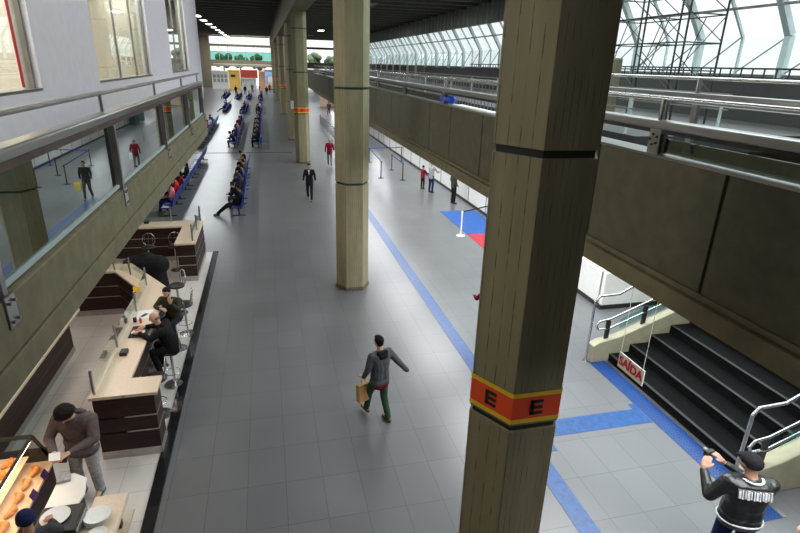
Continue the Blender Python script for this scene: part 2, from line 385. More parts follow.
C = {k: cloth(k, v) for k, v in dict(black=(.012, .012, .014), charcoal=(.05, .05, .055), grey=(.16, .16, .17), lgrey=(.33, .33, .34), mauve=(.115, .09, .095), green=(.035, .085, .045),
     red=(.20, .010, .022), brightred=(.55, .03, .03), navy=(.015, .02, .07), blue=(.03, .09, .35), pink=(.65, .20, .25), yellow=(.60, .38, .05), white=(.65, .65, .66), olive=(.045, .045, .03),
     brown=(.10, .055, .03), purple=(.07, .03, .10), tan=(.36, .26, .15)).items()}

# ------------------------------------------------------------------ room shell
YE = 140.
struct('floor', MB().box(-16, 20.6, -6, YE+12, -.2, 0), FLOOR)
struct('trim_1', MB().box(-6.4, 1.7, 40.0, 40.28, 0, .004), DARKG)
struct('trim_2', MB().box(-16, -2.03, -6, 18.3, 0, .012), WTILE)          # cafe paving
struct('trim_3', MB().box(-2.03, -1.85, -6, 18.32, 0, .035), BLACK, bevel=.006)   # black granite kerb
cl = MB(); cl.box(-16, 4.6, -6, YE, 11.7, 12.0).box(4.6, 20.6, -6, 4, 11.7, 12.0).box(18.0, 20.6, 4, 36, 11.7, 12.0).box(4.6, 20.6, 36, YE, 11.7, 12.0)
for y in [v*3.0 for v in range(-1, 47)]:
    cl.box(-16, 1.7, y, y+.7, 11.15, 11.72); cl.box(2.8, 18.4, y, y+(.7 if y > 35 else .25), 11.15, 11.72)
struct('ceiling', cl, CONC)
sk = struct('window_50', MB().box(4.5, 4.7, 4, 36, 11.7, 12.1).box(17.9, 18.1, 4, 36, 11.7, 12.1).box(11.2, 11.4, 4, 36, 11.75, 11.95), PAINT_L)  # unseen skylight, added to let zenith light down on the right side
MB().box(4.6, 18, 4, 36, 12.0, 12.02).build('pane', GL_W, sk)
struct('wall_back', MB().box(-16, 20.6, -6.3, -6, 0, 12), CONP)
struct('wall_left', MB().box(-16.3, -16, -6, YE, 0, 12), CONP)

# longitudinal beam over the pillars
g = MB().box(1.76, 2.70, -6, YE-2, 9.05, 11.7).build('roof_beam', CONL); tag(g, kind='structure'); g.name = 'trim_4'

def hexa(cx, cy, s): return [(cx+s*math.cos(R(60*k)), cy+s*math.sin(R(60*k))) for k in range(6)]
def pillar(y, label, x=2.23, band=False, s=.47):
    t = thing('concrete_pillar', label, 'pillar', (x, y, 0), 0, 'hexagonal pillars down the hall')
    mb = MB(); zs = [0, 3.12, 5.6, 8.1, 9.05]
    for a, b in zip(zs, zs[1:]): mb.prism(hexa(0, 0, s), a+(.03 if a else 0), b-(.03 if b < 9 else 0))
    mb.build('shaft', CON, t, bevel=.008)
    mj = MB()
    for z in zs[1:-1]: mj.prism(hexa(0, 0, s-.03), z-.05, z+.05)
    mj.build('joint', DARKG, t)
    MB().prism(hexa(0, 0, s+.025), 0, .10).build('plinth', CONP, t, bevel=.01)
    if band:
        z0, z1 = 3.18, 3.50
        sb = MB().prism(hexa(0, 0, s+.006), z0, z1).build('sign_band', ORANGE, t)
        MB().prism(hexa(0, 0, s+.009), z0, z0+.045).build('yellow_stripe', YELLOW, sb)
        MB().prism(hexa(0, 0, s+.009), z1-.045, z1).build('yellow_stripe', YELLOW, sb)
        for a in (-90, -150, -30, 90, 30, 150):
            n = Vector((math.cos(R(a)), math.sin(R(a)), 0)); ap = (s+.008)*math.cos(R(30))
            tx = Vector((-math.sin(R(a)), math.cos(R(a)), 0))
            e = MB(); c = n*(ap+.003); zc = (z0+z1)/2
            def bx(u0, u1, v0, v1):
                m = Matrix.Translation(c+tx*(u0+u1)/2+Vector((0, 0, zc+(v0+v1)/2))) @ Euler((0, 0, R(a+90))).to_matrix().to_4x4() @ Matrix.Diagonal((abs(u1-u0), .006, abs(v1-v0), 1))
                bmesh.ops.create_cube(e.bm, size=1, matrix=m)
            bx(-.06, -.025, -.075, .075)
            for v in (-.06, 0, .06): bx(-.06, .06, v-.015, v+.015)
            e.build('letter_e', BLK, sb)
    return t
pillar(4.06, 'nearest thick olive concrete pillar with an orange E band, right of centre', band=True)
pillar(14.62, 'bare hexagonal concrete pillar standing in mid hall, no orange band')
pillar(35.9, 'concrete pillar with orange band behind the man in the red jumper', band=True)
p4 = pillar(47.0, 'concrete pillar with a white notice, just behind the third one from the front')
MB().box(-.2, .2, -.425, -.415, 2.55, 3.2).build('paper_notice', PAPER, p4)
pillar(71., 'far concrete pillar with small orange band, fifth from the front', band=True)
pillar(97., 'far concrete pillar, sixth from the front, with tiny orange band', band=True)
pillar(122., 'farthest concrete pillar close to the end wall')

# ------------------------------------------------------------------ left upper walkway
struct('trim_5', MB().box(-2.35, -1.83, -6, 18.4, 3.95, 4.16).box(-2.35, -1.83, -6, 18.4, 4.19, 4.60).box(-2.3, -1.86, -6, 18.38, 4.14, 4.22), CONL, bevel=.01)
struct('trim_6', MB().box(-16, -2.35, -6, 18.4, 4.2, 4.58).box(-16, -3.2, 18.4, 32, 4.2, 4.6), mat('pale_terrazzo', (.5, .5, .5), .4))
rl = thing('glass_railing', 'long steel and glass balustrade along the left upper walkway', 'railing', (-1.93, 0, 4.6))
MB().box(-1.99, -1.90, -4, 18.2, 5.755, 5.80).build('top_tube', STEELD, rl, world=True, bevel=.02)
MB().box(-2.00, -1.83, -4, 18.2, 5.47, 5.56).build('handrail', STEEL, rl, world=True, bevel=.02)
MB().box(-2.01, -1.85, -4, 18.2, 5.40, 5.47).build('lower_rail', RUST, rl, world=True, bevel=.01)
MB().box(-1.93, -1.87, -4, 18.2, 4.63, 4.665).build('bottom_rail', PAINT_L, rl, world=True)
ys = [.4, 3.96, 7.45, 10.98, 14.5, 17.9]
for i, y in enumerate(ys):
    MB().box(-1.92, -1.83, y-.05, y+.02, 4.45, 5.40).box(-1.97, -1.90, y-.09, y-.03, 4.6, 5.38).build('post', STEELD, rl, world=True, bevel=.006)
    MB().cyl((-1.95, y, 5.55), (-1.95, y, 5.76), .022).build('stub_post', STEEL, rl, world=True)
    cb = MB().box(-1.835, -1.815, y-.09, y+.07, 4.38, 4.62)
    c = cb.build('clamp_plate', STEEL, rl, world=True, bevel=.01)
    for dy in (-.05, .03):
        for z in (4.43, 4.57): MB().cyl((-1.82, y+dy, z), (-1.795, y+dy, z), .014, n=8).build('bolt', STEELD, c, world=True)
    if i < len(ys)-1:
        MB().box(-1.902, -1.892, y+.06, ys[i+1]-.12, 4.665, 5.40).build('glass_panel', GL_R, rl, world=True)
MB().box(-1.902, -1.892, -4, .28, 4.665, 5.40).build('glass_panel', GL_R, rl, world=True)

# bin on the walkway seen through the glass
bn = thing('litter_bin', 'green litter bin with an orange top seen through the left railing glass', 'bin', (-2.6, 14.0, 4.58))
MB().lathe([(.13, 0), (.15, .02), (.16, .48)]).build('bin_body', cloth('binGreen', (.06, .16, .10), .5), bn, smooth=True)
MB().lathe([(.17, .48), (.17, .58), (.10, .62)]).build('bin_lid', ORANGE, bn, smooth=True)

# white upper wall with three windows
W = MB(); xf, xb = -3.2, -3.45; zS, zT = 5.69, 8.9
wins = [(4.9, 9.35), (12.45, 18.1), (22.0, 27.0)]
W.box(xb, xf, -6, 32, 4.6, zS); W.box(xb, xf, -6, 32, zT, 11.7)
ed = [-6] + [v for w in wins for v in w] + [32]
for a, b in zip(ed[::2], ed[1::2]): W.box(xb, xf, a, b, zS, zT)
W.box(-16, xb, 31.8, 32, 4.6, 11.7)
struct('wall_white', W, WALL)
for i, (a, b) in enumerate(wins):
    w = MB().box(-3.42, -3.28, a, a+.05, zS+.03, zT).box(-3.42, -3.28, b-.05, b, zS+.03, zT).box(-3.42, -3.20, a-.02, b+.02, zS, zS+.04).box(-3.42, -3.28, a, b, zT-.06, zT)
    o = struct('window_%d' % (i+1), w, STEEL)
    n = 3
    ms = [a+(b-a)*f for f in ((.40, .72) if i else (.34, .66))]
    for y in ms: MB().box(-3.33, -3.29, y-.025, y+.025, zS+.04, zT-.06).build('mullion', STEELD, o)
    MB().box(-3.325, -3.315, a+.05, b-.05, zS+.04, zT-.06).build('pane', GL_L, o)
    area('lamp_light', (-4.3, (a+b)/2, 8.8), (0, 0, 0), 1.0, b-a, 300, (1, .95, .85))
    if i == 0:
        tp = MB(); 
        tp.box(-3.312, -3.309, b-.40, b-.30, zS+.06, zT-.1)
        tp.build('red_tape', REDV, o)
struct('wall_white_back', MB().box(-5.3, -5.2, -6, 31.8, 4.6, 9.0).box(-5.2, -3.45, -6, 31.8, 8.9, 9.0).box(-5.2, -3.45, -6, 31.8, 4.6, 4.7), BLIND)

# ------------------------------------------------------------------ right mezzanine
XR = 3.94
mz = MB(); mz.box(XR-.06, XR+.30, -6, 46, 3.95, 4.16); mz.box(XR+.0, XR+.30, -6, 46, 4.16, 4.22)
struct('trim_7', mz, CONL, bevel=.01)
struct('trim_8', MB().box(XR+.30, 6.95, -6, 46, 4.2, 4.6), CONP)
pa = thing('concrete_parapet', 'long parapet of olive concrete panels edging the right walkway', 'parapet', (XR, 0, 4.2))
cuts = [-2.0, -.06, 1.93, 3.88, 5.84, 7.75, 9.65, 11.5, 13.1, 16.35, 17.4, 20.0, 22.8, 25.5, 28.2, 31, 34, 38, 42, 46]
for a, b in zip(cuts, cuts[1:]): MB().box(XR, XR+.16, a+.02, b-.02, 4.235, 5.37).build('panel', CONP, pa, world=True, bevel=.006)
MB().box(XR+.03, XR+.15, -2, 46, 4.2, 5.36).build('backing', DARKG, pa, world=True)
MB().box(XR-.01, XR+.32, -2, 46, 5.372, 5.40).build('coping', STEEL, pa, world=True)
# far continuation of the mezzanine edge
struct('trim_9', MB().box(4.4, 4.8, 46, YE-3, 3.75, 5.45), CONP)
def rail_run(name, label, x, y0, y1, zt, zk, posts, zb, cat='railing'):
    r = thing(name, label, cat, (x, 0, zb))
    MB().tube([(x, y0, zt), (x, y1, zt)], .028).build('top_tube', CHROME, r, world=True, smooth=True)
    MB().box(x-.07, x+.10, y0, y1, zk-.09, zk).build('handrail', STEEL, r, world=True, bevel=.02)
    MB().box(x-.05, x+.08, y0, y1, zk-.13, zk-.09).build('lower_rail', BLK, r, world=True)
    for y in posts:
        MB().cyl((x-.02, y, zk-.02), (x-.02, y, zt), .024).cyl((x+.03, y, zk-.02), (x+.03, y, zt), .018).build('stub_post', CHROME, r, world=True, smooth=True)
        MB().box(x-.01, x+.05, y-.08, y+.06, zb, zk-.1).build('post', STEELD, r, world=True, bevel=.005)
        c = MB().obox((x-.045, y, zb+.12), (.02, .17, .26)).build('clamp_plate', STEELD, r, world=True, bevel=.02)
        for k in range(5): MB().cyl((x-.05, y+.055*math.cos(k*1.257), zb+.14+.055*math.sin(k*1.257)), (x-.07, y+.055*math.cos(k*1.257), zb+.14+.055*math.sin(k*1.257)), .012, n=8).build('bolt', BLK, c, world=True)
    return r
r1 = rail_run('steel_railing', 'near steel railing above the right concrete parapet', 4.02, -2, 46, 5.95, 5.74, [-1.2, 1.7, 4.95, 8.4, 12.2, 16, 20, 25, 31, 38], 5.40)
for a, b in zip([-1.1, 1.8, 5.05, 8.5, 12.3, 16.1, 20.1, 25.1], [1.6, 4.85, 8.3, 12.1, 15.9, 19.9, 24.9, 31]):
    if b < 5 or b > 12.2: MB().box(4.03, 4.04, a, b, 5.41, 5.56).build('glass_strip', GL_R, r1, world=True)
r2 = rail_run('steel_railing', 'second steel railing beyond, along the stair void', 7.0, -2, 13.0, 6.13, 5.90, [1.5, 4.9, 7.9, 11.5], 4.60)
MB().tube([(7.0, 11.9, 6.12), (7.0, 10.6, 5.75)], .025).build('brace', CHROME, r2, world=True)
r3 = thing('baluster_railing', 'railing with thin upright bars on the far side of the right walkway', 'railing', (7.0, 13, 4.6))
m = MB()
for k in range(110): m.box(6.99, 7.01, 13.2+k*.30, 13.2+k*.30+.03, 4.62, 5.7)
m.build('baluster', STEELD, r3, world=True); r3.children[0]['kind'] = 'stuff'
MB().box(6.96, 7.04, 13.0, 46.4, 5.7, 5.76).box(6.98, 7.02, 13, 46.4, 4.60, 4.64).build('handrail', STEEL, r3, world=True)
# objects on the ledge
bg = thing('duffel_bag', 'bright blue bag lying on the right parapet ledge', 'bag', (4.04, 12.1, 5.40))
MB().cap((0, -.36, .10), (0, .30, .10), .085).build('bag_body', mat('blue_nylon', (.01, .08, .75), .4, var=.2), bg, remesh=.012)
MB().tube([(-.07, -.15, .14), (-.06, -.12, .21), (-.06, .1, .21), (-.07, .13, .14)], .01).build('handle', BLK, bg)
tag(MB().box(3.95, 4.2, 9.35, 11.5, 5.402, 5.43).build('display_board', WHITE), 'cream board lying flat on the right parapet beside the blue bag', 'board')

# upper floor to the right, dark hall void and far balustrade
struct('trim_10', MB().box(9.5, 20.3, 12.6, YE-3, 4.15, 4.6).box(16.2, 20.3, -6, 12.6, 4.15, 4.6), mat('dark_rubber_floor', (.022, .022, .022), .6))
struct('trim_11', MB().box(17.2, 17.35, -6, 60, 4.6, 6.08), mat('dark_cladding', (.03, .03, .028), .6))
r4 = thing('balustrade', 'black steel balustrade silhouetted below the tall right windows', 'railing', (17.2, 0, 6.08))
MB().box(17.2, 17.28, -6, 46, 6.40, 6.46).build('top_bar', BLK, r4, world=True)
MB().box(17.2, 17.28, -6, 46, 6.08, 6.14).build('bottom_bar', BLK, r4, world=True)
m = MB()
for k in range(96): m.box(17.22, 17.26, -2+k*.5, -2+k*.5+.04, 6.14, 6.40)
m = m.build('baluster', BLK, r4, world=True); m['kind'] = 'stuff'
for x, lab in ((9.6, 'grey steel rail set just beyond the stair void'), (12.6, 'long steel rail in the middle of the right upper floor')):
    r = thing('guard_rail', lab, 'railing', (x, 0, 4.6))
    MB().box(x, x+.07, 13, 90, 5.62, 5.70).build('handrail', STEEL, r, world=True)
    MB().box(x+.01, x+.05, 13, 90, 5.25, 5.29).build('mid_rail', STEELD, r, world=True)
    for k in range(20): MB().box(x, x+.06, 13.2+k*4, 13.26+k*4, 4.6, 5.64).build('post', PAINT_L, r, world=True)
cb = thing('pillar_stub', 'dark round bollard column beyond the big pillar on the upper floor', 'column', (12.4, 18.4, 4.6))
MB().lathe([(.32, 0), (.32, 2.0), (.30, 2.05)], n=18).build('shaft', CONP, cb, smooth=False)

# ------------------------------------------------------------------ right window wall
struct('wall_right_lower', MB().box(20.0, 20.3, -6, YE, 0, 6.15), CONP)
struct('wall_right_header', MB().box(18.4, 18.7, -6, YE, 9.65, 11.7), mat('header_grey', (.30, .31, .27), .7))
for k in range(0, 34):
    y = 9.1+k*4.6 if k else 4.5
    if y > YE-2: break
    o = struct('window_%d' % (k+4), MB().box(19.75, 20.0, y-.14, y+.14, 4.6, 7.7).bar((19.87, y, 7.7), (18.55, y, 9.72), .28, .25).bar((18.5, y, 9.6), (18.5, y, 11.5), .28, .2), PAINT_L)
    MB().box(19.9, 20.0, y+2.25, y+2.35, 6.15, 7.7).bar((19.95, y+2.3, 7.7), (18.6, y+2.3, 9.65), .10, .12).build('mullion', PAINT_L, o)
    MB().box(18.3, 18.4, y+.9, y+1.0, 9.7, 11.6).box(18.3, 18.4, y+2.2, y+2.3, 9.7, 11.6).box(18.3, 18.4, y+3.5, y+3.6, 9.7, 11.6).build('header_fin', PAINT_L, o)
    MB().cyl((19.85, y+2.3, 7.7), (19.85, y+4.4, 6.3), .035, n=6).cyl((19.85, y, 7.7), (19.85, y+2.2, 6.3), .035, n=6).build('brace_rod', GREYP, o)
    MB().box(19.85, 19.93, y+.1, y+4.5, 6.15, 6.25).bar((19.1, y, 8.75), (19.1, y+4.6, 8.75), .08, .10).build('transom', STEELD, o)
    p = MB().box(19.96, 19.97, y+.1, y+4.5, 6.2, 7.7)
    p.quad((19.95, y+.1, 7.7), (19.95, y+4.5, 7.7), (18.66, y+4.5, 9.66), (18.66, y+.1, 9.66))
    p.build('pane', GL_W, o)

# scaffold on the upper floor
sc = thing('scaffold_tower', 'black tubular scaffold tower standing against the bright right windows', 'scaffold', (13.5, 17.6, 4.6))
X0, X1 = 13.2, 14.6
ysc = [15.9, 18.0, 20.2]
for x in (X0, X1):
    for y in ysc:
        o = MB().tube([(x, y, 4.6), (x, y+.05, 9.6)], .034, 8).build('upright', BLK, sc, world=True)
    o = MB()
    for z in (6.3, 7.15, 8.0, 8.75, 9.5): o.tube([(x, ysc[0], z), (x, ysc[-1], z)], .022, 6)
    o.build('ledger', BLK, sc, world=True)
    o = MB()
    for a, b in zip(ysc, ysc[1:]):
        for z in (5.6, 7.2, 8.1): o.tube([(x, a, z), (x, b, z+1.3)], .018, 6); 
        o.tube([(x, b-.5, 6.3), (x, b-1.2, 8.0)], .018, 6)
    o.build('diagonal', BLK, sc, world=True)
for y in ysc:
    for z in (6.3, 7.15, 8.0, 8.75, 9.5): MB().tube([(X0, y, z), (X1, y, z)], .02, 6).build('transom', BLK, sc, world=True)
    MB().tube([(X0, y, 6.4), (X1, y, 8.0)], .018, 6).build('diagonal', BLK, sc, world=True)
MB().box(X0, X1, ysc[0], ysc[-1], 9.5, 9.6).build('deck', BLK, sc, world=True)

# ------------------------------------------------------------------ far end
struct('wall_end', MB().box(-16, -11.7, YE-2, YE, 0, 11.7).box(17, 20.6, YE-2, YE, 0, 11.7).box(-16, 20.6, YE-.6, YE, 9.1, 9.6)
       .box(-16, 20.6, YE-1, YE, 4.75, 6.15).box(2.2, 9.2, YE-2, YE, 0, 11.7).box(-16, 20.6, YE-.3, YE, 11.2, 11.7), CONP)
gw = struct('window_40', MB().box(-11.7, 2.2, YE-.2, YE-.12, 7.9, 8.05), GREYP)
MB().box(-11.7, 2.2, YE-.3, YE-.28, 6.15, 7.9).build('pane', GL_G, gw)
m = MB()
for k in range(8): m.box(-11.7+k*1.95, -11.6+k*1.95, YE-.35, YE-.2, 6.15, 9.1)
m.build('mullion', GREYP, gw)
for i, (x, z, r) in enumerate(((9.3, 6.3, 1.7), (13.2, 6.9, 1.9), (17.1, 6.4, 1.7), (-9.5, 5.8, 2.0), (-5.5, 6.0, 1.9), (-1, 5.8, 2.0))):
    t = thing('tree', ['pale green tree outside the far right opening, left one', 'tallest green tree outside the far right opening', 'green tree at the right edge of the far right opening',
          'tree behind the green glass, leftmost', 'tree behind the green glass, middle', 'tree behind the green glass, rightmost'][i], 'tree', (x, YE+9, 0), 0, 'trees outside the end wall')
    f = MB()
    for k in range(14): f.sph((random.uniform(-r, r)*.7, random.uniform(-1, 1), z+random.uniform(-r, r)*.6), random.uniform(.5, 1.0)*r*.5, 2)
    f.build('foliage', GREEN, t, smooth=True); MB().cyl((0, 0, 0), (0, 0, z), .25, .12).build('trunk', WOOD, t)
def booth(name, label, cat, x0, x1, z1, m, y=YE-8, extra=None):
    t = thing(name, label, cat, ((x0+x1)/2, y, 0))
    MB().box(x0, x1, y, y+2.5, 0, z1).build('booth_wall', m, t, world=True, bevel=.05)
    MB().box(x0-.05, x1+.05, y-.3, y+2.55, z1, z1+.25).build('booth_roof', m, t, world=True)
    return t
t = booth('shop_kiosk', 'white shop front with a grid of small panes at the far left end', 'shop', -11.2, -7.8, 3.7, WHITE)
m = MB()
for k in range(4):
    for j in range(2): m.box(-10.9+k*.8, -10.3+k*.8, YE-8.06, YE-8, 1.5+j*.9, 2.2+j*.9)
m.build('pane', GREYP, t, world=True)
t = booth('shop_kiosk', 'tall yellow kiosk at the far end of the hall', 'shop', -7.6, -5.2, 3.9, mat('yellow_panel', (.85, .55, .12), .5))
MB().box(-7.1, -6.2, YE-8.06, YE-8, 2.6, 3.1).build('sign_panel', C['green'], t, world=True)
t = booth('shop_kiosk', 'shop with a wide red fascia at the far end', 'shop', -4.9, -1.7, 2.2, WHITE)
MB().box(-4.9, -1.3, YE-8.4, YE-8, 2.5, 4.2).build('red_fascia', mat('red_panel', (.45, .05, .03), .5), t, world=True)
t = booth('shop_kiosk', 'peach coloured stall between the red shop and the blue one', 'shop', -1.0, .3, 3.8, mat('peach_panel', (.85, .45, .28), .5))
t = booth('shop_kiosk', 'blue and white shop front at the far right end', 'shop', -.1, 2.1, 4.2, WHITE, y=YE-4)
MB().box(-.1, 2.1, YE-4.06, YE-4, 2.9, 4.2).box(-.1, .9, YE-4.06, YE-4, 1.5, 2.9).build('blue_panel', mat('pale_blue_panel', (.25, .45, .80), .5), t, world=True)

# hall ceiling lights
LITE = mat('lamp_diffuser', (1, 1, 1), .5, var=0, emit=(.95, 1, .98), estr=9)
for i in range(12):
    y = 74+i*7.5*(1+.02*i)
    if y > YE-3: break
    t = thing('ceiling_light', 'bright rectangular ceiling lamp, %s from the near end of the left row' % ['first', 'second', 'third', 'fourth', 'fifth', 'sixth', 'seventh', 'eighth', 'ninth', 'tenth', 'eleventh', 'twelfth'][i], 'lamp', (-7.3, y, 11.0), 0, 'lamps along the left ceiling')
    MB().box(-.38, .38, -1.3, 1.3, 0, .14).build('frame', GREYP, t); MB().box(-.33, .33, -1.25, 1.25, -.02, 0).build('diffuser', LITE, t)
struct('trim_12', MB().box(-7.9, -7.7, 40, YE-2, 10.9, 11.2), DARKG)
t = thing('ceiling_light', 'single ceiling lamp beyond the beam, right of the pillar row', 'lamp', (9.2, 92, 10.9)); MB().box(-.5, .5, -1.2, 1.2, 0, .14).build('frame', GREYP, t); MB().box(-.45, .45, -1.1, 1.1, -.02, 0).build('diffuser', LITE, t)

# ------------------------------------------------------------------ floor markings, mats, partition
struct('trim_13', MB().box(4.03, 4.34, -6, 27, 0, .006).box(4.34, 6.8, 7.02, 7.46, 0, .006).box(4.34, 4.60, 6.66, 7.02, 0, .006).box(6.68, 6.82, 7.46, 7.62, 0, .006), BLUE)
m = MB().box(6.82, 7.20, 4.6, 9.3, 0, .006)
for i in range(6):
    for j in range(74): m.cyl((6.855+i*.062, 4.65+j*.0625, .005), (6.855+i*.062, 4.65+j*.0625, .013), .014, .009, n=6)
struct('trim_14', m, mat('blue_stud', (.006, .04, .17), .35, var=.1))
tag(MB().box(7.47, 9.1, 18.95, 22.5, 0, .015).build('floor_mat', BLUEP), 'blue floor mat beside the white post', 'mat')
tag(MB().box(7.47, 9.1, 15.2, 18.94, 0, .015).build('floor_mat', REDP), 'red floor mat adjoining the blue one', 'mat')
w = MB()
w.box(9.3, 9.5, 13.75, 60, .12, 2.6); w.box(8.75, 9.45, 11.9, 13.7, .12, 1.05); w.box(8.75, 11.4, 11.75, 11.95, .12, 1.05)
struct('wall_ticket', w, mat('white_counter_front', (.78, .77, .74), .35, var=.04))
b = MB().box(9.27, 9.5, 13.75, 60, 0, .12).box(8.72, 9.45, 11.9, 13.7, 0, .12).box(8.7, 11.4, 11.72, 11.98, 0, .12)
for k in range(20): b.box(9.285, 9.31, 15+k*2.2, 15.03+k*2.2, .12, 2.6)
struct('baseboard_right', b, BLK)
m = MB().box(8.6, 9.1, 58, 60, 0, 3.2).box(8.6, 9.1, 62, 62.5, 0, 3.2)
struct('wall_kiosk_dark', m, mat('dark_booth', (.02, .04, .045), .5))
struct('wall_peach', MB().box(8.0, 13, 84, 84.3, 0, 3.0), mat('peach_wall', (.75, .55, .40), .7))

def stanchion(x, y, label, m=BLK, h=.98):
    t = thing('queue_post', label, 'post', (x, y, 0), 0, 'queue posts')
    MB().lathe([(.17, 0), (.17, .02), (.03, .035)]).build('base', m, t, smooth=False)
    MB().cyl((0, 0, .03), (0, 0, h), .03).build('pole', m, t, smooth=True)
    MB().cyl((0, 0, h-.08), (0, 0, h), .04).build('belt_cassette', m, t)
    return t
S = [(6.32, 30.3), (7.45, 29.6), (7.5, 32.7), (6.6, 35.6), (8.9, 35.9)]
for (x, y), l in zip(S, ['black queue post nearest the middle pillar', 'black queue post at the right front of the roped lane', 'black queue post at the right rear of the roped lane', 'black queue post at the left rear of the roped lane', 'black queue post at the far end of the upper blue belt']): stanchion(x, y, l)
stanchion(7.16, 18.85, 'white post at the corner of the blue and red mats', WHITE, 1.0)
belt = cloth('beltblue', (.02, .06, .40))
def beltf(a, b, z, label, m=belt):
    t = MB().bar((a[0], a[1], z), (b[0], b[1], z), .006, .05).build('queue_belt', m); tag(t, label, 'belt')
beltf((6.34, 30.4), (6.6, 35.5), .93, 'blue belt on the left side of the roped lane')
beltf((7.46, 29.7), (7.5, 32.6), .93, 'blue belt on the right side of the roped lane')
beltf((6.68, 35.6), (8.82, 35.9), .93, 'blue belt across the far end of the roped lane')
beltf((7.2, 18.9), (9.2, 20.0), .95, 'black belt running from the white post to the white wall', BLK)
def barrier(y0, n, x, label):
    t = thing('crowd_barrier', label, 'barrier', (x, y0, 0), 0)
    MB().tube([(x, y0, 0), (x, y0, 1.0), (x, y0+n*.5, 1.0), (x, y0+n*.5, 0)], .03).build('frame', CHROME, t, world=True)
    m = MB()
    for k in range(1, n): m.cyl((x, y0+k*.5, .1), (x, y0+k*.5, 1.0), .018, n=6)
    m.build('bars', CHROME, t, world=True)
barrier(46, 12, 5.6, 'silver metal barrier on the pale floor just right of the banded pillar')
barrier(53, 12, 5.6, 'silver metal barrier further along behind the first one')

# ------------------------------------------------------------------ stairs
st = thing('staircase', 'wide flight of black steps rising to the right', 'stairs', (7.25, 7.3, 0))
run, rise, n = .5, .195, 17
prof = [(7.28, 0)]
for k in range(n): prof += [(7.28+k*run, (k+1)*rise), (7.28+(k+1)*run, (k+1)*rise)]
prof += [(7.28+n*run, 0)]
MB().extr(prof, 'y', 5.32, 9.2).build('steps', STEP, st, world=True)
for k in range(n): MB().box(7.265+k*run, 7.33+k*run, 5.34, 9.18, (k+1)*rise, (k+1)*rise+.012).build('nosing', NOSE, st, world=True)
MB().box(7.20, 7.28, 4.6, 9.3, 0, .012).build('edge_strip', STEELD, st, world=True)
CB = mat('cream_concrete', (.30, .28, .19), .7, var=.1)
for (a, b) in ((9.2, 9.42), (5.05, 5.32)):
    MB().extr([(6.84, 0), (6.84, .42), (7.0, .50), (7.5, .60), (15.8, 3.85), (15.8, 0)], 'y', a, b).build('stringer', CB, st, world=True, bevel=.02)
    y = (a+b)/2
    def sl(x, z0): return z0 + max(0, x-7.35)*.39
    MB().tube([(6.77, y, 0), (6.77, y, 1.48), (6.86, y, 1.60), (7.35, y, 1.62), (8.2, y, 1.62+.33+.1), (15, y, sl(15, 1.7))], .028).build('tall_handrail', CHROME, st, world=True, smooth=True)
    MB().tube([(15, y, sl(15, 1.15)), (7.25, y, 1.02), (6.98, y, .98), (6.90, y, .88), (6.96, y, .78), (7.25, y, .78), (15, y, sl(15, .9))], .024).build('looped_handrail', CHROME, st, world=True, smooth=True)
    for k in range(6):
        x = 7.2+k*.9
        MB().box(x-.05, x+.05, y-.02, y+.02, sl(x, .45), sl(x, .98)).build('handrail_post', BLK, st, world=True)
    MB().quad((7.5, y, .75), (15, y, 3.7), (15, y, 4.0), (7.5, y, 1.0)).build('glass_panel', GL_G, st, world=True)
MB().cyl((6.77, 9.31, 0), (6.77, 9.31, .015), .07).build('foot_flange', CHROME, st, world=True)

sg = thing('exit_sign', 'white hanging sign with red SAÍDA lettering over the black stairs', 'sign', (4.1, 4.75, 2.86))
MB().box(-.006, .006, -.235, .235, -.10, .10).build('panel', PAPER, sg)
text_mesh('lettering', 'SAÍDA', .155, REDV, sg, (-.009, 0, -.002), (R(90), 0, R(-90)), bold=.006)
for dy in (-.20, .22): MB().cyl((0, dy, .10), (0, dy, 1.09), .0035, n=6).build('cord', PAPER, sg)
sg.rotation_euler = (R(0), 0, 0)
bx = thing('junction_box', 'small cream box fixed under the right concrete beam', 'box', (4.4, 4.1, 3.8))
MB().box(-.2, .2, -.16, .16, 0, .15).build('box_body', WHITE, bx, bevel=.01); MB().box(-.21, .21, -.17, .17, -.01, .0).build('cover_plate', WHITE, bx)
bx.location = (4.45, 3.95, 4.05); 

# ------------------------------------------------------------------ cafe counters
def counter_run(t, pts, w, zt=1.2, inner=-1, top_over=.05, base_in=.0):
    """counter following pts (left edge of travel), width w to the right of travel"""
    P = [Vector((p[0], p[1])) for p in pts]
    def offs(d):
        out = []
        for i, p in enumerate(P):
            ns = []
            if i > 0: e = (P[i]-P[i-1]).normalized(); ns.append(Vector((e.y, -e.x)))
            if i < len(P)-1: e = (P[i+1]-P[i]).normalized(); ns.append(Vector((e.y, -e.x)))
            n_ = sum(ns, Vector((0, 0))); n_ = n_/len(ns); n_ = n_/max(.3, n_.length_squared)
            out.append(p+n_*d)
        return out
    def ring(a, b, z0, z1, nm, m, bv=0):
        A, B = offs(a), offs(b)
        mb = MB()
        for i in range(len(P)-1):
            mb.prism([tuple(A[i]), tuple(A[i+1]), tuple(B[i+1]), tuple(B[i])], z0, z1)
        return mb.build(nm, m, t, world=True, bevel=bv)
    ring(-top_over, w+top_over, zt-.05, zt, 'countertop', TOP)
    ring(0, w, .16, zt-.05, 'wood_panel', WOOD)
    ring(-.006, w+.006, .50, .52, 'metal_strip', STEEL); ring(-.006, w+.006, .78, .80, 'metal_strip', STEEL)
    ring(-.004, w+.004, 0.012, .16, 'kickplate', KICK)
def screen(t, a, b, z0=1.2, z1=1.62, post=True):
    a3 = Vector((a[0], a[1], 0)); b3 = Vector((b[0], b[1], 0))
    MB().bar(a3+Vector((0, 0, (z0+z1)/2-.02)), b3+Vector((0, 0, (z0+z1)/2-.02)), .008, z1-z0-.1).build('glass_screen', GL_S, t, world=True)
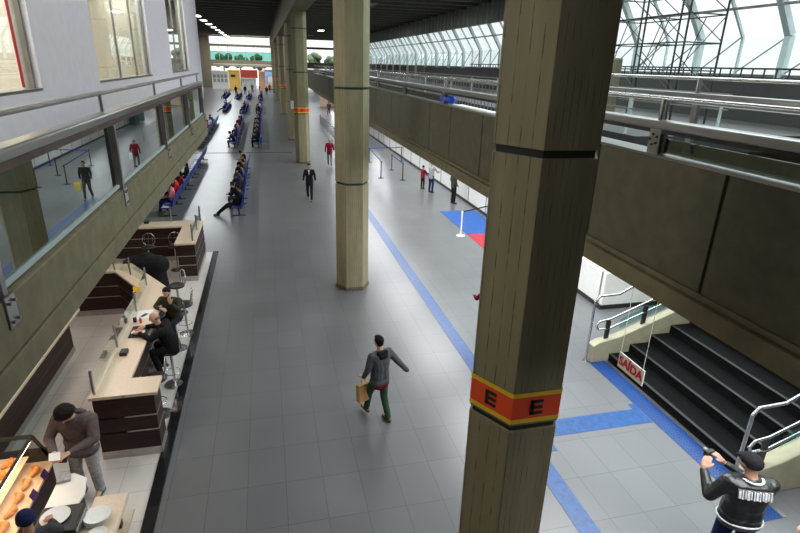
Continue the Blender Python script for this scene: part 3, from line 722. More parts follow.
def post(t, a, z0=1.2, z1=1.64): MB().cyl((a[0], a[1], z0), (a[0], a[1], z1), .022).build('screen_post', STEEL, t, world=True)

cA = thing('cafe_counter', 'cream topped bar counter with dark wood front where two men sit', 'counter', (-2.6, 8.2, 0), 0, None)
counter_run(cA, [(-2.9, 7.95), (-2.9, 12.2), (-3.85, 13.7), (-6.5, 13.7)], .42)
MB().box(-2.48, -2.0, 7.95, 8.40, .16, 1.15).build('wood_panel', WOOD, cA, world=True)
MB().box(-2.46, -1.95, 7.95, 8.45, 1.15, 1.2).build('countertop', TOP, cA, world=True)
for z in (.5, .78): MB().box(-2.47, -1.99, 7.94, 8.41, z, z+.02).build('metal_strip', STEEL, cA, world=True)
MB().box(-2.47, -1.99, 7.94, 8.41, .012, .16).build('kickplate', KICK, cA, world=True)
gp = [(-2.88, 8.05), (-2.90, 9.6), (-2.88, 11.15), (-2.95, 12.6), (-3.45, 13.35), (-3.9, 13.75), (-5.2, 13.8)]
for a, b in zip(gp, gp[1:]): screen(cA, a, b)
for a in gp: post(cA, a)
ys_ = MB().obox((-2.86, 11.35, 1.62), (.14, .01, .11), (0, 0, .2)).build('yellow_sign', YELLOW, cA, world=True)

cB = thing('cafe_counter', 'second bar counter with dark wood end, farther along the black kerb', 'counter', (-2.5, 17, 0))
counter_run(cB, [(-5.6, 17.75), (-2.75, 17.75)], -.0 or .01) if False else None
MB().box(-2.72, -2.24, 15.72, 18.1, .16, 1.15).box(-6.0, -2.24, 17.62, 18.1, .16, 1.15).build('wood_panel', WOOD, cB, world=True)
MB().box(-2.78, -2.20, 15.66, 18.14, 1.15, 1.2).box(-6.0, -2.78, 17.5, 18.14, 1.15, 1.2).build('countertop', TOP, cB, world=True)
for z in (.5, .78): MB().box(-2.73, -2.23, 15.71, 18.11, z, z+.02).box(-6.0, -2.23, 17.61, 18.11, z, z+.02).build('metal_strip', STEEL, cB, world=True)
MB().box(-2.73, -2.23, 15.71, 18.11, .012, .16).box(-6, -2.23, 17.61, 18.11, .012, .16).build('kickplate', KICK, cB, world=True)
for a, b in (((-2.3, 15.9), (-2.3, 17.0)), ((-2.3, 17.0), (-2.3, 18.05)), ((-3.2, 18.08), (-4.3, 18.08)), ((-4.3, 18.08), (-5.4, 18.08))): screen(cB, a, b)
for a in ((-2.3, 15.9), (-2.3, 17.0), (-2.3, 18.05), (-3.2, 18.08), (-4.2, 18.08), (-5.4, 18.08)): post(cB, a, z1=1.7)

cL = thing('cafe_counter', 'long wooden counter with light top on the far left under the beam', 'counter', (-4.6, 8, 0))
MB().box(-5.1, -4.45, 1.5, 11.85, .14, 1.15).build('wood_panel', WOOD, cL, world=True)
MB().box(-5.15, -4.06, 1.5, 11.5, 1.15, 1.2).build('countertop', TOP, cL, world=True)
for z in (.40, .66, .92): MB().box(-5.1, -4.445, 1.5, 11.86, z, z+.012).build('metal_strip', RUST, cL, world=True)
MB().box(-5.1, -4.44, 1.5, 11.87, .012, .14).build('kickplate', KICK, cL, world=True)

struct('wall_cafe', MB().box(-9.2, -9, -6, 20, 0, 4.2), BLIND)

def stool(x, y, rz, label):
    t = thing('bar_stool', label, 'stool', (x, y, 0.012), rz, 'chrome bar stools')
    MB().lathe([(.20, 0), (.20, .015), (.04, .04)]).build('base', CHROME, t, smooth=False)
    MB().cyl((0, 0, .03), (0, 0, .74), .025).build('column', CHROME, t, smooth=True)
    MB().lathe([(.10, .74), (.19, .76), (.20, .80), (.17, .825), (.02, .83)]).build('seat', BLK, t, smooth=True)
    p = [(.19*math.cos(a)*.95, -.16+.0*a, .98+.20*math.sin(a)) for a in [R(v) for v in range(0, 361, 24)]]
    MB().tube([(q[0], -.17-.1*max(0, q[2]-.9), q[2]) for q in p], .010).tube([(0, -.16, .80), (0, -.19, 1.18)], .008).tube([(-.11, -.16, .80), (-.11, -.185, 1.12)], .007).tube([(.11, -.16, .80), (.11, -.185, 1.12)], .007).build('wire_back', CHROME, t)
    MB().tube([(.15*math.cos(R(a)), .02+.15*math.sin(R(a)), .30) for a in range(0, 361, 30)], .009).build('foot_ring', CHROME, t)
stool(-2.10, 10.05, R(100), 'bar stool under the bald man in the black jacket')
stool(-2.24, 11.55, R(170), 'bar stool under the bearded man')
stool(-2.12, 12.25, R(90), 'empty black seated stool with wire back beyond the bearded man')
stool(-2.45, 13.45, R(120), 'empty stool between the bearded man and the second counter')
stool(-2.95, 16.7, R(180), 'empty stool drawn up inside the second counter, nearest its dark end')
stool(-3.7, 16.7, R(180), 'empty stool inside the second counter, left of the other one')
stool(-2.2, 9.05, R(95), 'empty stool nearest the front end of the bar')

cp = thing('coat_pile', 'black coats and bags heaped on a chair beside the second counter', 'coats', (-3.4, 15.3, 0.012))
m = MB(); m.cap((-.45, .1, .7), (.25, -.1, .75), .28); m.cap((-.5, 0, .2), (-.5, .05, .7), .3, .25); m.cap((.2, -.1, .15), (.2, -.1, .7), .25, .2); m.cap((-.2, .1, .2), (-.1, .1, .8), .28)
m.build('coat', C['black'], cp, remesh=.03)

# items on the counter
def on(name, label, cat, mb, m, **k): return tag(mb.build(name, m, **k), label, cat)
tr = thing('food_tray', 'dark serving tray with food in front of the bald man', 'tray', (-2.62, 10.15, 1.2))
MB().box(-.17, .17, -.24, .24, 0, .02).build('tray', C['charcoal'], tr, bevel=.008)
pl = thing('plate', 'white plate of food on the dark tray', 'plate', (-2.63, 10.08, 1.222))
MB().lathe([(.05, 0), (.12, .015), (.125, .02), (.10, .012)]).build('dish', PAPER, pl, smooth=True)
fd = MB()
for k in range(7): fd.sph((random.uniform(-.06, .06), random.uniform(-.07, .07), .03), (.035, .03, .02), 1)
fd.build('food', mat('fried_food', (.65, .28, .08), .6, var=.3), pl, smooth=True)
on('napkin', 'purple napkin pack lying on the dark tray', 'napkin', MB().box(-2.72, -2.60, 10.26, 10.36, 1.22, 1.235), C['purple'])
on('paper_sheet', 'white paper placemat beside the bearded man', 'paper', MB().obox((-2.68, 10.95, 1.203), (.30, .42, .004), (0, 0, .1)), PAPER)
on('phone', 'black smartphone lying on the white paper', 'phone', MB().obox((-2.68, 10.9, 1.212), (.07, .15, .01), (0, 0, -.5)), BLK, bevel=.003)
on('napkin_box', 'black napkin holder on the bar beside the near glass screen', 'napkin holder', MB().box(-2.78, -2.66, 9.22, 9.40, 1.2, 1.27), BLK, bevel=.01)
on('napkin_box', 'black napkin holder on the angled back counter', 'napkin holder', MB().box(-4.35, -4.15, 13.35, 13.48, 1.2, 1.27), BLK, bevel=.01)
on('napkin_box', 'black napkin holder on the second counter top', 'napkin holder', MB().box(-4.0, -3.85, 17.9, 18.02, 1.2, 1.27), BLK, bevel=.01)
on('cup', 'small dark cup on the bar beside the white paper', 'cup', MB().lathe([(.03, 1.2), (.038, 1.29)], (-2.80, 10.62, 0)), C['purple'])
on('ketchup_bottle', 'small red bottle beside the dark tray', 'bottle', MB().lathe([(.022, 1.2), (.024, 1.29), (.01, 1.31), (.01, 1.33)], (-2.68, 10.55, 0)), REDV)

# display case with pastries, front left
dc = thing('display_case', 'heated glass pastry case with black frame at the lower left corner', 'display case', (-3.3, 6, 0))
MB().box(-4.4, -3.2, 3.6, 6.98, .012, .84).build('cabinet', WOOD, dc, world=True)
MB().box(-4.4, -3.17, 3.6, 7.0, .84, .88).build('tray_shelf', mat('warm_shelf', (.75, .55, .38), .4, var=.05), dc, world=True)
MB().box(-4.3, -3.42, 3.6, 6.9, 1.04, 1.05).build('upper_shelf', mat('warm_shelf2', (.75, .55, .38), .4, var=.05), dc, world=True)
MB().bar((-4.4, 6.99, 1.30), (-3.37, 6.99, 1.30), .05, .035).bar((-3.37, 3.6, 1.30), (-3.37, 7.0, 1.30), .03, .03).build('top_frame', BLK, dc, world=True)
MB().bar((-3.37, 6.99, 1.30), (-3.18, 6.99, .88), .03, .04).box(-3.9, -3.2, 6.975, 6.995, .88, 1.1).build('end_panel', BLK, dc, world=True)
MB().quad((-3.37, 3.6, 1.29), (-3.37, 6.97, 1.29), (-3.18, 6.97, .88), (-3.18, 3.6, .88)).build('front_glass', GL_S, dc, world=True)
MB().quad((-4.4, 3.6, 1.31), (-3.37, 3.6, 1.31), (-3.37, 6.97, 1.31), (-4.4, 6.97, 1.31)).build('top_glass', GL_S, dc, world=True)
MB().box(-3.39, -3.36, 3.7, 6.9, 1.27, 1.285).build('lamp_strip', mat('warm_lamp', (1, .8, .6), .5, emit=(1, .62, .32), estr=14), dc, world=True)
area('lamp_light', (-3.75, 5.6, 1.27), (0, 0, 0), .6, 2.4, 9, (1, .72, .45))
area('lamp_light', (-3.32, 5.6, 1.2), (0, 0, 0), .08, 2.4, 6, (1, .72, .45))
for y in (6.25, 6.62): MB().obox((-3.155, y, .93), (.006, .14, .11), (0, -.45, 0)).build('price_card', C['purple'], dc, world=True)
pm = mat('baked_pastry', (.62, .22, .04), .5, var=.35, scale=25)
proto = None; k = 0
for x, z in ((-3.30, .882), (-3.56, 1.052)):
    for i in range(7):
        y = 6.75-i*.24
        if proto is None:
            m = MB(); m.cap((-.05, -.09, .03), (0, 0, .05), .024, .048); m.cap((0, 0, .05), (-.05, .09, .03), .048, .024)
            proto = tag(m.build('pastry', pm, remesh=.008), '', 'pastry'); o = proto
        else: o = proto.copy(); COL.objects.link(o)
        o.location = (x+random.uniform(-.02, .02), y, z); o.rotation_euler = (0, 0, random.uniform(-.4, .4))
        o['label'] = 'golden pastry on the %s shelf of the case, %s from the customer end' % ('lower' if z < 1 else 'upper', ['first', 'second', 'third', 'fourth', 'fifth', 'sixth', 'seventh'][i]); o['group'] = 'pastries in the display case'
for i in range(3):
    on('pastry_board', ['cream tray board in the case nearest the customer', 'cream tray board in the case, middle one', 'cream tray board in the case nearest the camera'][i], 'tray', MB().box(-4.1, -3.75, 6.0-i*.8, 6.7-i*.8, 1.052, 1.07), TOP)

wt = thing('serving_table', 'white topped serving table between the customer and the coffee machine', 'table', (-2.8, 6.3, 0.012))
MB().prism([(-2.97, 5.9), (-2.62, 5.9), (-2.56, 6.2), (-2.62, 6.5), (-2.8, 6.62), (-2.97, 6.62)], .86, .90).build('table_top', WHITE, wt, world=True, bevel=.01)
MB().box(-2.95, -2.66, 5.95, 6.4, .012, .86).build('table_base', WOOD, wt, world=True)
on('paper_bag', 'grey paper packet lying at the edge of the white table', 'packet', MB().obox((-2.9, 6.52, .93), (.16, .18, .05), (.1, .1, .3)), C['lgrey'], bevel=.01)
cm = thing('coffee_machine', 'black boxy machine with a white plate on its top', 'machine', (-2.66, 5.62, .9))
MB().box(-.24, .24, -.20, .24, 0, .16).build('machine_body', BLK, cm, bevel=.03)
MB().box(.241, .25, -.2, .2, .03, .13).build('side_grille', STEELD, cm)
wt2 = thing('serving_table', 'light wooden side table carrying stacked plates at the bottom edge', 'table', (-2.3, 5.5, 0.012))
MB().box(-2.98, -2.02, 5.38, 5.92, .84, .90).box(-2.42, -2.02, 5.9, 6.10, .84, .90).build('table_top', TOP, wt2, world=True, bevel=.01)
for x in (-2.9, -2.1):
    for y in (5.45, 5.8): MB().box(x-.04, x+.04, y-.04, y+.04, .012, .84).build('leg', WOOD, wt2, world=True)
MB().box(-2.12, -1.98, 5.35, 6.08, .60, .64).build('side_shelf', TOP, wt2, world=True)
def plate(x, y, z, label, r=.14, g=None):
    o = MB().lathe([(r*.5, 0), (r*.55, .004), (r, .018), (r, .022), (r*.6, .010), (.01, .008)], n=28).build('plate', PAPER, smooth=False); o.location = (x, y, z); tag(o, label, 'plate', g)
plate(-2.70, 5.66, 1.062, 'white plate on top of the black machine', .16)
for i, l in enumerate(['bottom', 'second', 'third', 'fourth', 'top']): plate(-2.30+.006*i, 5.70+.008*(i % 2), .902+.014*i, '%s plate of the tall white stack on the wooden table' % l, .15, 'stacked plates')
plate(-2.22, 5.45, .902, 'single white plate at the bottom edge nearer the camera', .11)
on('napkin', 'white napkin next to the stack of plates', 'napkin', MB().obox((-2.5, 5.82, .905), (.14, .16, .01), (0, 0, .1)), PAPER)

# ------------------------------------------------------------------ waiting benches
def bench_parts(t):
    MB().box(-.02, .04, 0, 2.8, .33, .39).build('beam', BLK, t)
    for k in range(5):
        y = .28+k*.56
        MB().extr([(-.26, .42), (-.24, .445), (.12, .425), (.18, .40), (.18, .385), (-.24, .405)], 'y', y-.24, y+.24).build('seat', SEATB, t, bevel=.01)
        MB().extr([(.15, .46), (.19, .45), (.30, .86), (.27, .88)], 'y', y-.235, y+.235).build('backrest', SEATB, t, bevel=.01)
    for y in (.4, 2.4): MB().box(-.02, .04, y-.03, y+.03, .03, .33).box(-.25, .27, y-.025, y+.025, 0, .03).build('leg', BLK, t)
ords = ['first', 'second', 'third', 'fourth', 'fifth', 'sixth', 'seventh', 'eighth']
B0 = None
farB = None
rows = [('the row by the cafe', -1.35, 22.6, 4, 0), ('the row under the left beam', -4.15, 22.9, 5, 0),
        ('the left row past the dark floor line', -5.0, 42, 6, 0), ('the middle row past the dark floor line', -2.45, 42, 7, 0), ('the right row past the dark floor line', -.7, 42, 8, 0),
        ('the left row of the far group', -5.0, 72, 4, 1), ('the middle row of the far group', -2.6, 70, 5, 1), ('the right row of the far group', -.7, 70, 6, 1),
        ('the left row of the farthest group', -6.6, 98, 5, 1), ('the centre left row of the farthest group', -4.4, 96, 5, 1), ('the centre right row of the farthest group', -2.6, 96, 5, 1), ('the right row of the farthest group', -.6, 94, 7, 1)]
for nm, x, y0, n, far in rows:
    for i in range(n):
        lab = 'blue bench, %s from the front in %s' % (ords[i], nm)
        loc = (x, y0+i*3.0, 0)
        if not far:
            if B0 is None: B0 = thing('waiting_bench', lab, 'bench', loc, 0, 'benches in ' + nm); bench_parts(B0)
            else: copy_tree(B0, loc, 0, lab, 'benches in ' + nm)
        else:
            if farB is None:
                m = MB().box(-.02, .04, 0, 2.8, .30, .39)
                for k in range(5):
                    y = .28+k*.56
                    m.extr([(-.26, .42), (-.24, .445), (.12, .425), (.18, .40), (.18, .385), (-.24, .405)], 'y', y-.24, y+.24); m.extr([(.15, .46), (.19, .45), (.30, .86), (.27, .88)], 'y', y-.235, y+.235)
                for y in (.4, 2.4): m.box(-.25, .27, y-.025, y+.025, 0, .3)
                farB = m.build('waiting_bench', SEATB); o = farB
            else: o = farB.copy(); COL.objects.link(o)
            o.location = loc; tag(o, lab, 'bench', 'benches in ' + nm)

# ------------------------------------------------------------------ people in the hall
SF = R(90)
seated = [
 (-1.40, 23.2, 'sitout', 'black', 'black', 'short', 'seated person in black with legs stretched out, nearest on the cafe row'),
 (-1.40, 24.3, 'sitlean', 'black', 'charcoal', 'short', 'seated person in black leaning forward, second on the row by the cafe'),
 (-1.40, 26.5, 'sit', 'charcoal', 'navy', 'long', 'seated person in charcoal with long hair on the row by the cafe'),
 (-1.40, 28.2, 'sit', 'blue', 'navy', 'short', 'seated person in blue jacket on the row by the cafe'),
 (-1.40, 29.8, 'sit', 'brown', 'charcoal', 'short', 'seated person in brown behind the blue jacket on the row by the cafe'),
 (-1.40, 31.5, 'sit', 'grey', 'black', 'long', 'seated person in grey with long hair far along the row by the cafe'),
 (-1.40, 33.3, 'sitlean', 'tan', 'black', 'short', 'seated person in tan top at the far end of the cafe row'),
 (-4.20, 24.2, 'sit', 'pink', 'navy', 'short', 'seated person in pink top under the left beam'),
 (-4.20, 25.5, 'sit', 'brightred', 'black', 'short', 'seated person in red jacket under the left beam, behind the pink one'),
 (-4.20, 26.9, 'sit', 'red', 'black', 'long', 'seated person in dark red under the left beam'),
 (-4.20, 29.2, 'sit', 'black', 'black', 'long', 'seated person in black with long hair under the left beam'),
 (-5.05, 43.6, 'sit', 'navy', 'navy', 'short', 'seated person in navy, nearest on the left row past the floor line'),
 (-5.05, 47.1, 'sit', 'yellow', 'charcoal', 'short', 'seated person in yellow jacket on the left row past the floor line'),
 (-5.05, 50.2, 'sit', 'brightred', 'navy', 'short', 'seated person in bright red behind the yellow jacket'),
 (-5.05, 53.0, 'sit', 'white', 'blue', 'short', 'seated person in white on the left row behind the red jacket'),
 (-5.05, 56.4, 'sitlean', 'blue', 'black', 'short', 'seated person in blue at the far end of the left row'),
 (-2.50, 42.9, 'sitlean', 'navy', 'charcoal', 'short', 'seated person in navy leaning, nearest on the middle row'),
 (-2.50, 46.0, 'sit', 'purple', 'navy', 'long', 'seated person in purple on the middle row'),
 (-2.50, 49.5, 'sit', 'lgrey', 'black', 'short', 'seated person in light grey on the middle row'),
 (-2.50, 54.2, 'sit', 'red', 'black', 'short', 'seated person in dark red on the middle row'),
 (-2.50, 58.0, 'sit', 'charcoal', 'black', 'short', 'seated person in charcoal far along the middle row'),
 (-.75, 42.8, 'sitlean', 'black', 'black', 'short', 'seated person in black bending forward, nearest on the right row'),
 (-.75, 45.4, 'sit', 'black', 'navy', 'long', 'seated person in black with long hair, second on the right row'),
 (-.75, 48.2, 'sit', 'brown', 'black', 'short', 'seated person in brown on the right row'),
 (-.75, 51.5, 'sit', 'charcoal', 'black', 'short', 'seated person in charcoal on the right row'),
 (-.75, 56.3, 'sit', 'black', 'charcoal', 'short', 'seated person in black farther along the right row'),
 (-.75, 60.5, 'sit', 'navy', 'black', 'short', 'seated person in navy at the far end of the right row'),
 (-5.05, 73.2, 'sitout', 'purple', 'black', 'short', 'seated person in purple at the front of the far group, left row'),
 (-5.05, 77.0, 'sit', 'charcoal', 'black', 'short', 'seated person in charcoal in the far group, left row'),
 (-2.65, 71.5, 'sit', 'navy', 'black', 'short', 'seated person in navy at the front of the far group, middle row'),
 (-2.65, 75.2, 'sit', 'black', 'black', 'short', 'seated person in black in the far group, middle row'),
 (-.75, 71.0, 'sitlean', 'black', 'black', 'short', 'seated person in black leaning at the front of the far group, right row'),
 (-.75, 74.2, 'sit', 'white', 'black', 'short', 'seated person in white in the far group, right row'),
 (-.75, 79.5, 'sit', 'charcoal', 'black', 'long', 'seated person in charcoal with long hair in the far group, right row'),
 (-6.65, 99.0, 'sit', 'black', 'black', 'short', 'seated person in black, front of the farthest group, leftmost row'),
 (-6.65, 103.5, 'sit', 'charcoal', 'black', 'short', 'seated person in charcoal, farthest group, leftmost row'),
 (-4.45, 98.0, 'sit', 'navy', 'black', 'short', 'seated person in navy, farthest group, second row from left'),
 (-2.65, 99.0, 'sit', 'black', 'black', 'short', 'seated person in black, farthest group, third row from left'),
 (-.65, 96.5, 'sit', 'black', 'black', 'short', 'seated person in black, front of the farthest group, right row'),
 (-.65, 102., 'sit', 'brown', 'black', 'short', 'seated person in brown, farthest group, right row'),
]
for x, y, p, t_, l_, hr, lab in seated: person(lab.replace('seated person in black with legs', 'person in black with legs'), (x+.04, y, -.045), SF, p, top=C[t_], legs=C[l_], hair=hr, group='people waiting on the benches')
for x, y, t_, l_, rz, lab in [(-3.6, 112, 'black', 'navy', 0, 'distant person in black standing before the red shop'), (-.9, 118, 'black', 'black', 90, 'distant person in black standing before the peach stall'),
       (-2.4, 120, 'grey', 'black', 180, 'distant person in grey between the shops'), (1.1, 121, 'brightred', 'black', 180, 'distant person in red near the blue shop'), (.4, 110, 'charcoal', 'black', 0, 'distant person in charcoal in the far right aisle'),
       (7.65, 68.9, 'mauve', 'charcoal', 0, 'distant person in a purplish top walking past the barrier'), (9.4, 75.5, 'black', 'black', 90, 'distant person in black beside the middle pillar'),
       (-5.2, 110, 'black', 'charcoal', 30, 'distant person in black left of the red shop')]:
    person(lab, (x, y, 0), R(rz), 'walk' if x > 7 else 'stand', top=C[t_], legs=C[l_], group='distant people')

# suit man, red jumper man, yellow bag man
sm, j = person('man in a black suit and white shirt walking towards the camera', (1.83, 25.35, 0), R(172), 'walk', 1.77, top=C['black'], legs=C['black'])
MB().extr([(-.035, 1.46), (.035, 1.46), (.0, 1.22)], 'y', .105, .135).build('shirt_front', PAPER, sm)
rm, j = person('balding man in a dark red jumper walking away with a white bag', (3.82, 34.5, 0), R(-8), 'walk', 1.72, top=C['red'], legs=C['grey'], hair='rim', hairm=C['grey'])
def bag(name, label, m, loc, w, d, h, rz=0):
    t = thing(name, label, 'bag', loc, rz)
    b = MB().prism([(-w/2, -d/2), (w/2, -d/2), (w/2, d/2), (-w/2, d/2)], -h, 0)
    for v in b.bm.verts:
        if v.co.z < -h*.5: v.co.x *= .95
        else: v.co.x *= 1.06; v.co.y *= .75
    b.build('bag_body', m, t, bevel=.012)
    MB().tube([(-w*.2, 0, 0), (-w*.15, 0, .08), (w*.15, 0, .08), (w*.2, 0, 0)], .006).build('handle', m, t)
bag('plastic_bag', 'white plastic bag hanging from the red jumper man\'s hand', PAPER, (4.10, 34.75, .84), .26, .10, .34)
person('dark dressed man with a yellow bag mostly hidden by the middle pillar', (4.36, 26.8, 0), R(175), 'walk', 1.76, top=C['black'], legs=C['charcoal'])
bag('shopping_bag', 'yellow shopping bag showing beside the middle pillar', mat('yellow_bag', (.75, .62, .05), .5), (4.68, 26.65, .80), .26, .12, .34)
person('woman in grey jacket and blue jeans bending by the white wall', (8.15, 26.3, 0), R(-60), 'reach', 1.62, top=C['lgrey'], legs=C['navy'], hair='beanie', hairm=C['pink'])
person('child in red jacket and navy hat beside the woman in grey', (7.95, 27.2, 0), R(-60), 'reach', 1.25, top=C['red'], legs=C['black'], hair='beanie', hairm=C['navy'])
person('man in dark olive jacket and black trousers facing the white wall', (8.55, 23.9, 0), R(-80), 'stand', 1.74, top=C['olive'], legs=C['black'])
person('person in a dark red top almost hidden behind the big pillar', (4.83, 10.5, 0), R(0), 'reach', 1.66, top=C['red'], legs=C['black'])

# ------------------------------------------------------------------ near people
wm, j = person('man in grey hoodie and green trousers walking with a paper bag', (1.73, 8.12, 0), R(22), 'walkbag', 1.74, SKIN2, cloth('hoodie', (.085, .09, .098)), C['green'], cloth('suede', (.13, .08, .04)), 'short', HAIR, True, puff=1.08)
m = MB(); m.cap((-.07, -.07, 1.46), (.07, -.07, 1.46), .05); m.cap((-.05, -.11, 1.40), (.05, -.11, 1.40), .045); m.build('hood', C['black'], wm, remesh=.012)
m = MB(); m.cap((-.05, -.0, .83), (.07, -.0, .83), .126); m.cap((-.04, -.0, .80), (.06, 0, .80), .122); m.build('shirt_hem', C['red'], wm, remesh=.014)
h = wm.matrix_basis @ Vector((-.25, .22, .82))
bag('paper_bag', 'brown paper carrier bag held by the man in the grey hoodie', mat('kraft_paper', (.52, .30, .11), .75, var=.15, bump=.3), (h.x+.03, h.y, h.z-.06), .26, .12, .36, R(30))

cu, j = person('customer in a mauve grey jacket looking down at a receipt by the case', (-2.87, 7.20, 0.012), R(170), 'customer', 1.76, SKIN2, C['mauve'], C['lgrey'], None, 'thick', HAIR, True, puff=1.12, hem=-.10, wide=1.18)
m = MB(); m.cap((-.09, .0, 1.47), (.09, .0, 1.47), .045); m.cap((-.08, .07, 1.43), (0, .11, 1.36), .035); m.cap((.08, .07, 1.43), (0, .11, 1.36), .035); m.build('collar', C['mauve'], cu, remesh=.012)
on('receipt', 'small white receipt in the customer\'s hands', 'paper', MB().obox((-2.99, 6.62, 1.20), (.13, .12, .004), (.4, .2, .3)), PAPER)
on('wallet', 'black wallet held under the receipt', 'wallet', MB().obox((-2.93, 6.70, 1.08), (.10, .09, .02), (.5, .2, .1)), BLK, bevel=.004)
be, j = person('person in navy beanie at the bottom left beside the machine', (-2.70, 5.08, 0.012), R(30), 'reach', 1.68, SKIN, C['charcoal'], C['black'], None, 'beanie', C['navy'], True)
bm_, j = person('bald man in black jacket eating at the bar with his back to the hall', (-2.04, 10.05, 0.012), R(85), 'sitbar', 1.75, SKIN2, C['black'], C['black'], None, 'rim', cloth('shorn', (.20, .13, .10)), True, puff=1.14, hem=-.02)
m = MB(); m.cap((-.10, .12, 1.37), (.10, .12, 1.37), .05); m.build('hood', C['black'], bm_, remesh=.012)
br, j = person('bearded man in dark olive jacket sitting at the bar facing the camera', (-2.22, 11.5, 0.012), R(160), 'sitface', 1.72, SKIN2, C['olive'], C['black'], None, 'short', HAIR, True, puff=1.05, hem=-.02)
hd = j['head']; M = Euler((-j['tilt'], 0, 0)).to_matrix(); m = MB()
for s in (-1, 1): m.cap(hd+M@Vector((s*.055, .02, -.03)), hd+M@Vector((s*.02, .075, -.085)), .018)
m.cap(hd+M@Vector((-.022, .078, -.085)), hd+M@Vector((.022, .078, -.085)), .020); m.build('beard', HAIR, br, remesh=.008)

ph, j = person('photographer in black jacket with white trim and a black cap, back turned', (5.60, 4.06, 0), R(-22), 'photo', 1.82, SKIN, mat('black_leather', (.012, .012, .013), .35, var=.3, scale=18, bump=.5), C['navy'], None, 'cap', C['black'], True, puff=1.15, wide=1.28)
ringp = [(.088*math.cos(R(a)), -.01+.085*math.sin(R(a)), 1.475+(-.02 if math.sin(R(a)) > 0 else .01)) for a in range(0, 361, 20)]
MB().tube(ringp, .012).build('collar_trim', C['white'], ph, smooth=True)
ringp = [(.20*math.cos(R(a)), .145*math.sin(R(a)), .88) for a in range(0, 361, 15)]
MB().tube(ringp, .012).build('hem_trim', C['white'], ph, smooth=True)
m = MB()
for i in range(12):
    w_ = .010 if i % 3 else .020
    m.obox((-.135+i*.0245, -.128-.008*math.sin(i*.285), 1.355), (w_, .012, .085+.02*(i % 2)), (-.25, 0, 0))
m.build('patterned_patch', C['white'], ph)
m = MB().obox((-.0, -.122, 1.355), (.30, .012, .11), (-.25, 0, 0)); m.build('patch_ground', C['grey'], ph)
hc = ph.matrix_basis @ Vector((-.25, .33, 1.45))
cm_ = thing('camera', 'small dark camera held up by the photographer', 'camera', hc, R(5))
MB().box(-.065, .065, -.03, .03, -.04, .04).build('camera_body', BLK, cm_, bevel=.008); MB().cyl((0, .03, 0), (0, .08, 0), .032).build('lens', STEELD, cm_)
person('person in a dark sleeve whose hand just enters at the right edge', (6.20, 3.06, 0), R(50), 'reach', 1.74, SKIN2, C['black'], C['black'], None, 'short', HAIR, True)

# ------------------------------------------------------------------ lights
def lampfix(x, y, z, sx, sy, power, col, label, m):
    t = thing('ceiling_light', label, 'lamp', (x, y, z)); MB().box(-sx/2, sx/2, -sy/2, sy/2, 0, .06).build('frame', GREYP, t); 
    area('lamp_light', (x, y, z-.03), (0, 0, 0), sx*.9, sy*.9, power, col)
WARM = (1, .86, .74)
for i, y in enumerate((6.2, 9.2, 12.4, 15.6)): lampfix(-3.8, y, 4.1, 1.2, 1.2, 38, WARM, 'warm ceiling panel under the left walkway, %s from the front' % ords[i], None)
for i, y in enumerate((3, 7.5, 12, 17, 22, 28, 34, 40)): lampfix(5.7 if y < 12 else 5.75, y, 4.08, 2.0, 3.6, 250, (.95, .98, 1), 'ceiling panel under the right walkway, %s from the front' % ords[i], None)
for i, y in enumerate((50, 60, 72, 86)): lampfix(10.8, y, 4.08, 2, 3, 650, (.95, .98, 1), 'added panel lamp under the far right upper floor, %s from the front' % ords[i], None)  # lamps added to brighten the far floor
for i in range(3): 
    l = area('sky_portal', (20.15, [2, 45, 105][i], 7.9), (0, R(90), 0), 3.6, [30, 56, 62][i], 1); l.data.cycles.is_portal = True

t = thing('added_light_bar', 'long added lighting bar above the far shop fronts', 'lamp', (-4, YE-2.6, 5.2)); MB().box(-7, 7, 0, .3, 0, .15).box(-6.9, -6.8, .3, .5, 0, .1).box(6.8, 6.9, .3, .5, 0, .1).build('housing', GREYP, t)  # bar added to hold the extra light on the shop fronts
area('lamp_light', (-4, YE-2.8, 5.15), (R(10), 0, 0), 12, .4, 420, (1, .97, .93)); area('lamp_light', (-4, YE-9.5, 11.1), (R(20), 0, 0), 12, .5, 1800, (1, .97, .93))  # second lamp has no fixture, added to brighten the far shops
w = bpy.data.worlds.new('World'); SC.world = w; w.use_nodes = True; nt = w.node_tree
bgd = nt.nodes['Background']
tc = N(nt, 'ShaderNodeTexCoord'); nz = N(nt, 'ShaderNodeTexNoise'); nz.inputs['Scale'].default_value = 2.5; nz.inputs['Detail'].default_value = 5
rp = N(nt, 'ShaderNodeValToRGB'); rp.color_ramp.elements[0].color = (.86, .93, .95, 1); rp.color_ramp.elements[1].color = (1, 1, 1, 1)
nt.links.new(tc.outputs['Generated'], nz.inputs['Vector']); nt.links.new(nz.outputs['Fac'], rp.inputs[0]); nt.links.new(rp.outputs[0], bgd.inputs['Color'])
sx = N(nt, 'ShaderNodeSeparateXYZ'); nt.links.new(tc.outputs['Generated'], sx.inputs[0])
mr = N(nt, 'ShaderNodeMapRange'); mr.interpolation_type = 'SMOOTHSTEP'
mr.inputs['From Min'].default_value = .16; mr.inputs['From Max'].default_value = .60; mr.inputs['To Min'].default_value = 1.35; mr.inputs['To Max'].default_value = 6.8
nt.links.new(sx.outputs['Z'], mr.inputs['Value']); nt.links.new(mr.outputs[0], bgd.inputs['Strength'])
pt = area('sky_portal', (11.3, 20, 12.1), (0, 0, 0), 13.4, 32, 1)
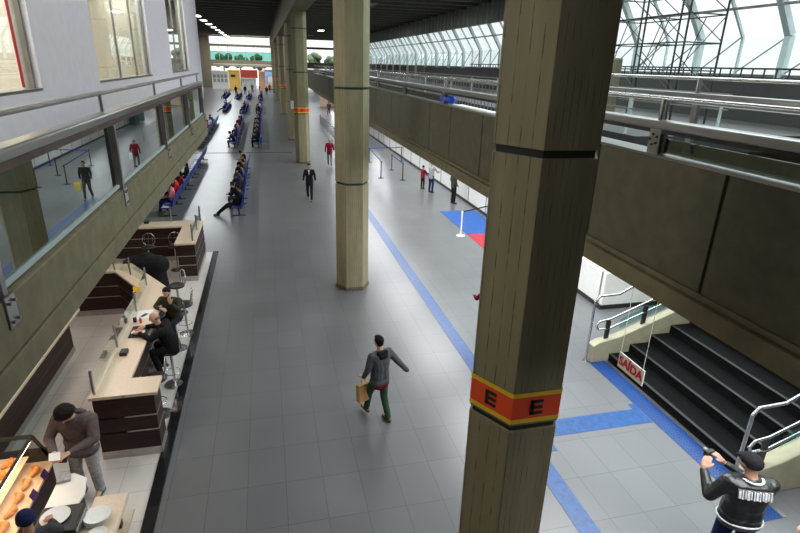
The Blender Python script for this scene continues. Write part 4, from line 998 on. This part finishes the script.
for i, y in enumerate((1, 6.5, 12, 17.5, 23, 28.5)):  # out-of-frame lamps added to brighten the white left wall
    t = thing('added_wall_lamp', 'added unseen lamp on the roof beam, %s from the front' % ords[i], 'lamp', (1.66, y, 10.0)); MB().obox((.02, 0, .04), (.10, 2.4, .5), (0, R(-15), 0)).build('housing', GREYP, t)
    area('lamp_light', (1.55, y, 10.0), (0, R(72), 0), .4, 2.2, 78); pt.data.cycles.is_portal = True
for i in range(12):
    y = 74+i*7.5*(1+.02*i)
    if y < YE-3: area('lamp_light', (-7.3, y, 10.96), (0, 0, 0), .6, 2.4, 520, (.93, .98, 1))
for i, y in enumerate((42, 50, 58, 66)):  # extra lamps added nearer than the left row to brighten the hall
    lampfix(-7.3, y, 11.0, .76, 2.6, 520, (.93, .98, 1), 'added ceiling lamp above the left side of the hall, %s from the front' % ords[i], None)
for i, y in enumerate((50, 72, 112)): lampfix(9.2, y, 10.95, 1.0, 2.4, 850, (.93, .98, 1), 'added ceiling lamp over the right hand side of the hall, %s from the front' % ords[i], None)  # extra lamps added either side of the single one, for brightness


# ------------------------------------------------------------------ camera
yaw, pitch, roll = .24655518, .36123519, .03001456
f = Vector((math.sin(yaw)*math.cos(pitch), math.cos(yaw)*math.cos(pitch), -math.sin(pitch)))
r0 = Vector((math.cos(yaw), -math.sin(yaw), 0)); u0 = r0.cross(f)
r = math.cos(roll)*r0+math.sin(roll)*u0; u = -math.sin(roll)*r0+math.cos(roll)*u0
cam = bpy.data.cameras.new('camera'); cam.lens = 24; cam.sensor_width = 36; cam.clip_end = 500; cam.clip_start = .05
co = bpy.data.objects.new('view_camera', cam); COL.objects.link(co)
co.matrix_world = Matrix(((r.x, u.x, -f.x, 0), (r.y, u.y, -f.y, 0), (r.z, u.z, -f.z, H), (0, 0, 0, 1)))
SC.camera = co
vs = SC.view_settings; vs.view_transform = 'Standard'; vs.look = 'None'; vs.gamma = 1; vs.exposure = -0.06; vs.use_curve_mapping = False
SC.cycles.max_bounces = 8; SC.cycles.diffuse_bounces = 4; SC.cycles.glossy_bounces = 4; SC.cycles.transparent_max_bounces = 16
SC.cycles.sample_clamp_indirect = 6
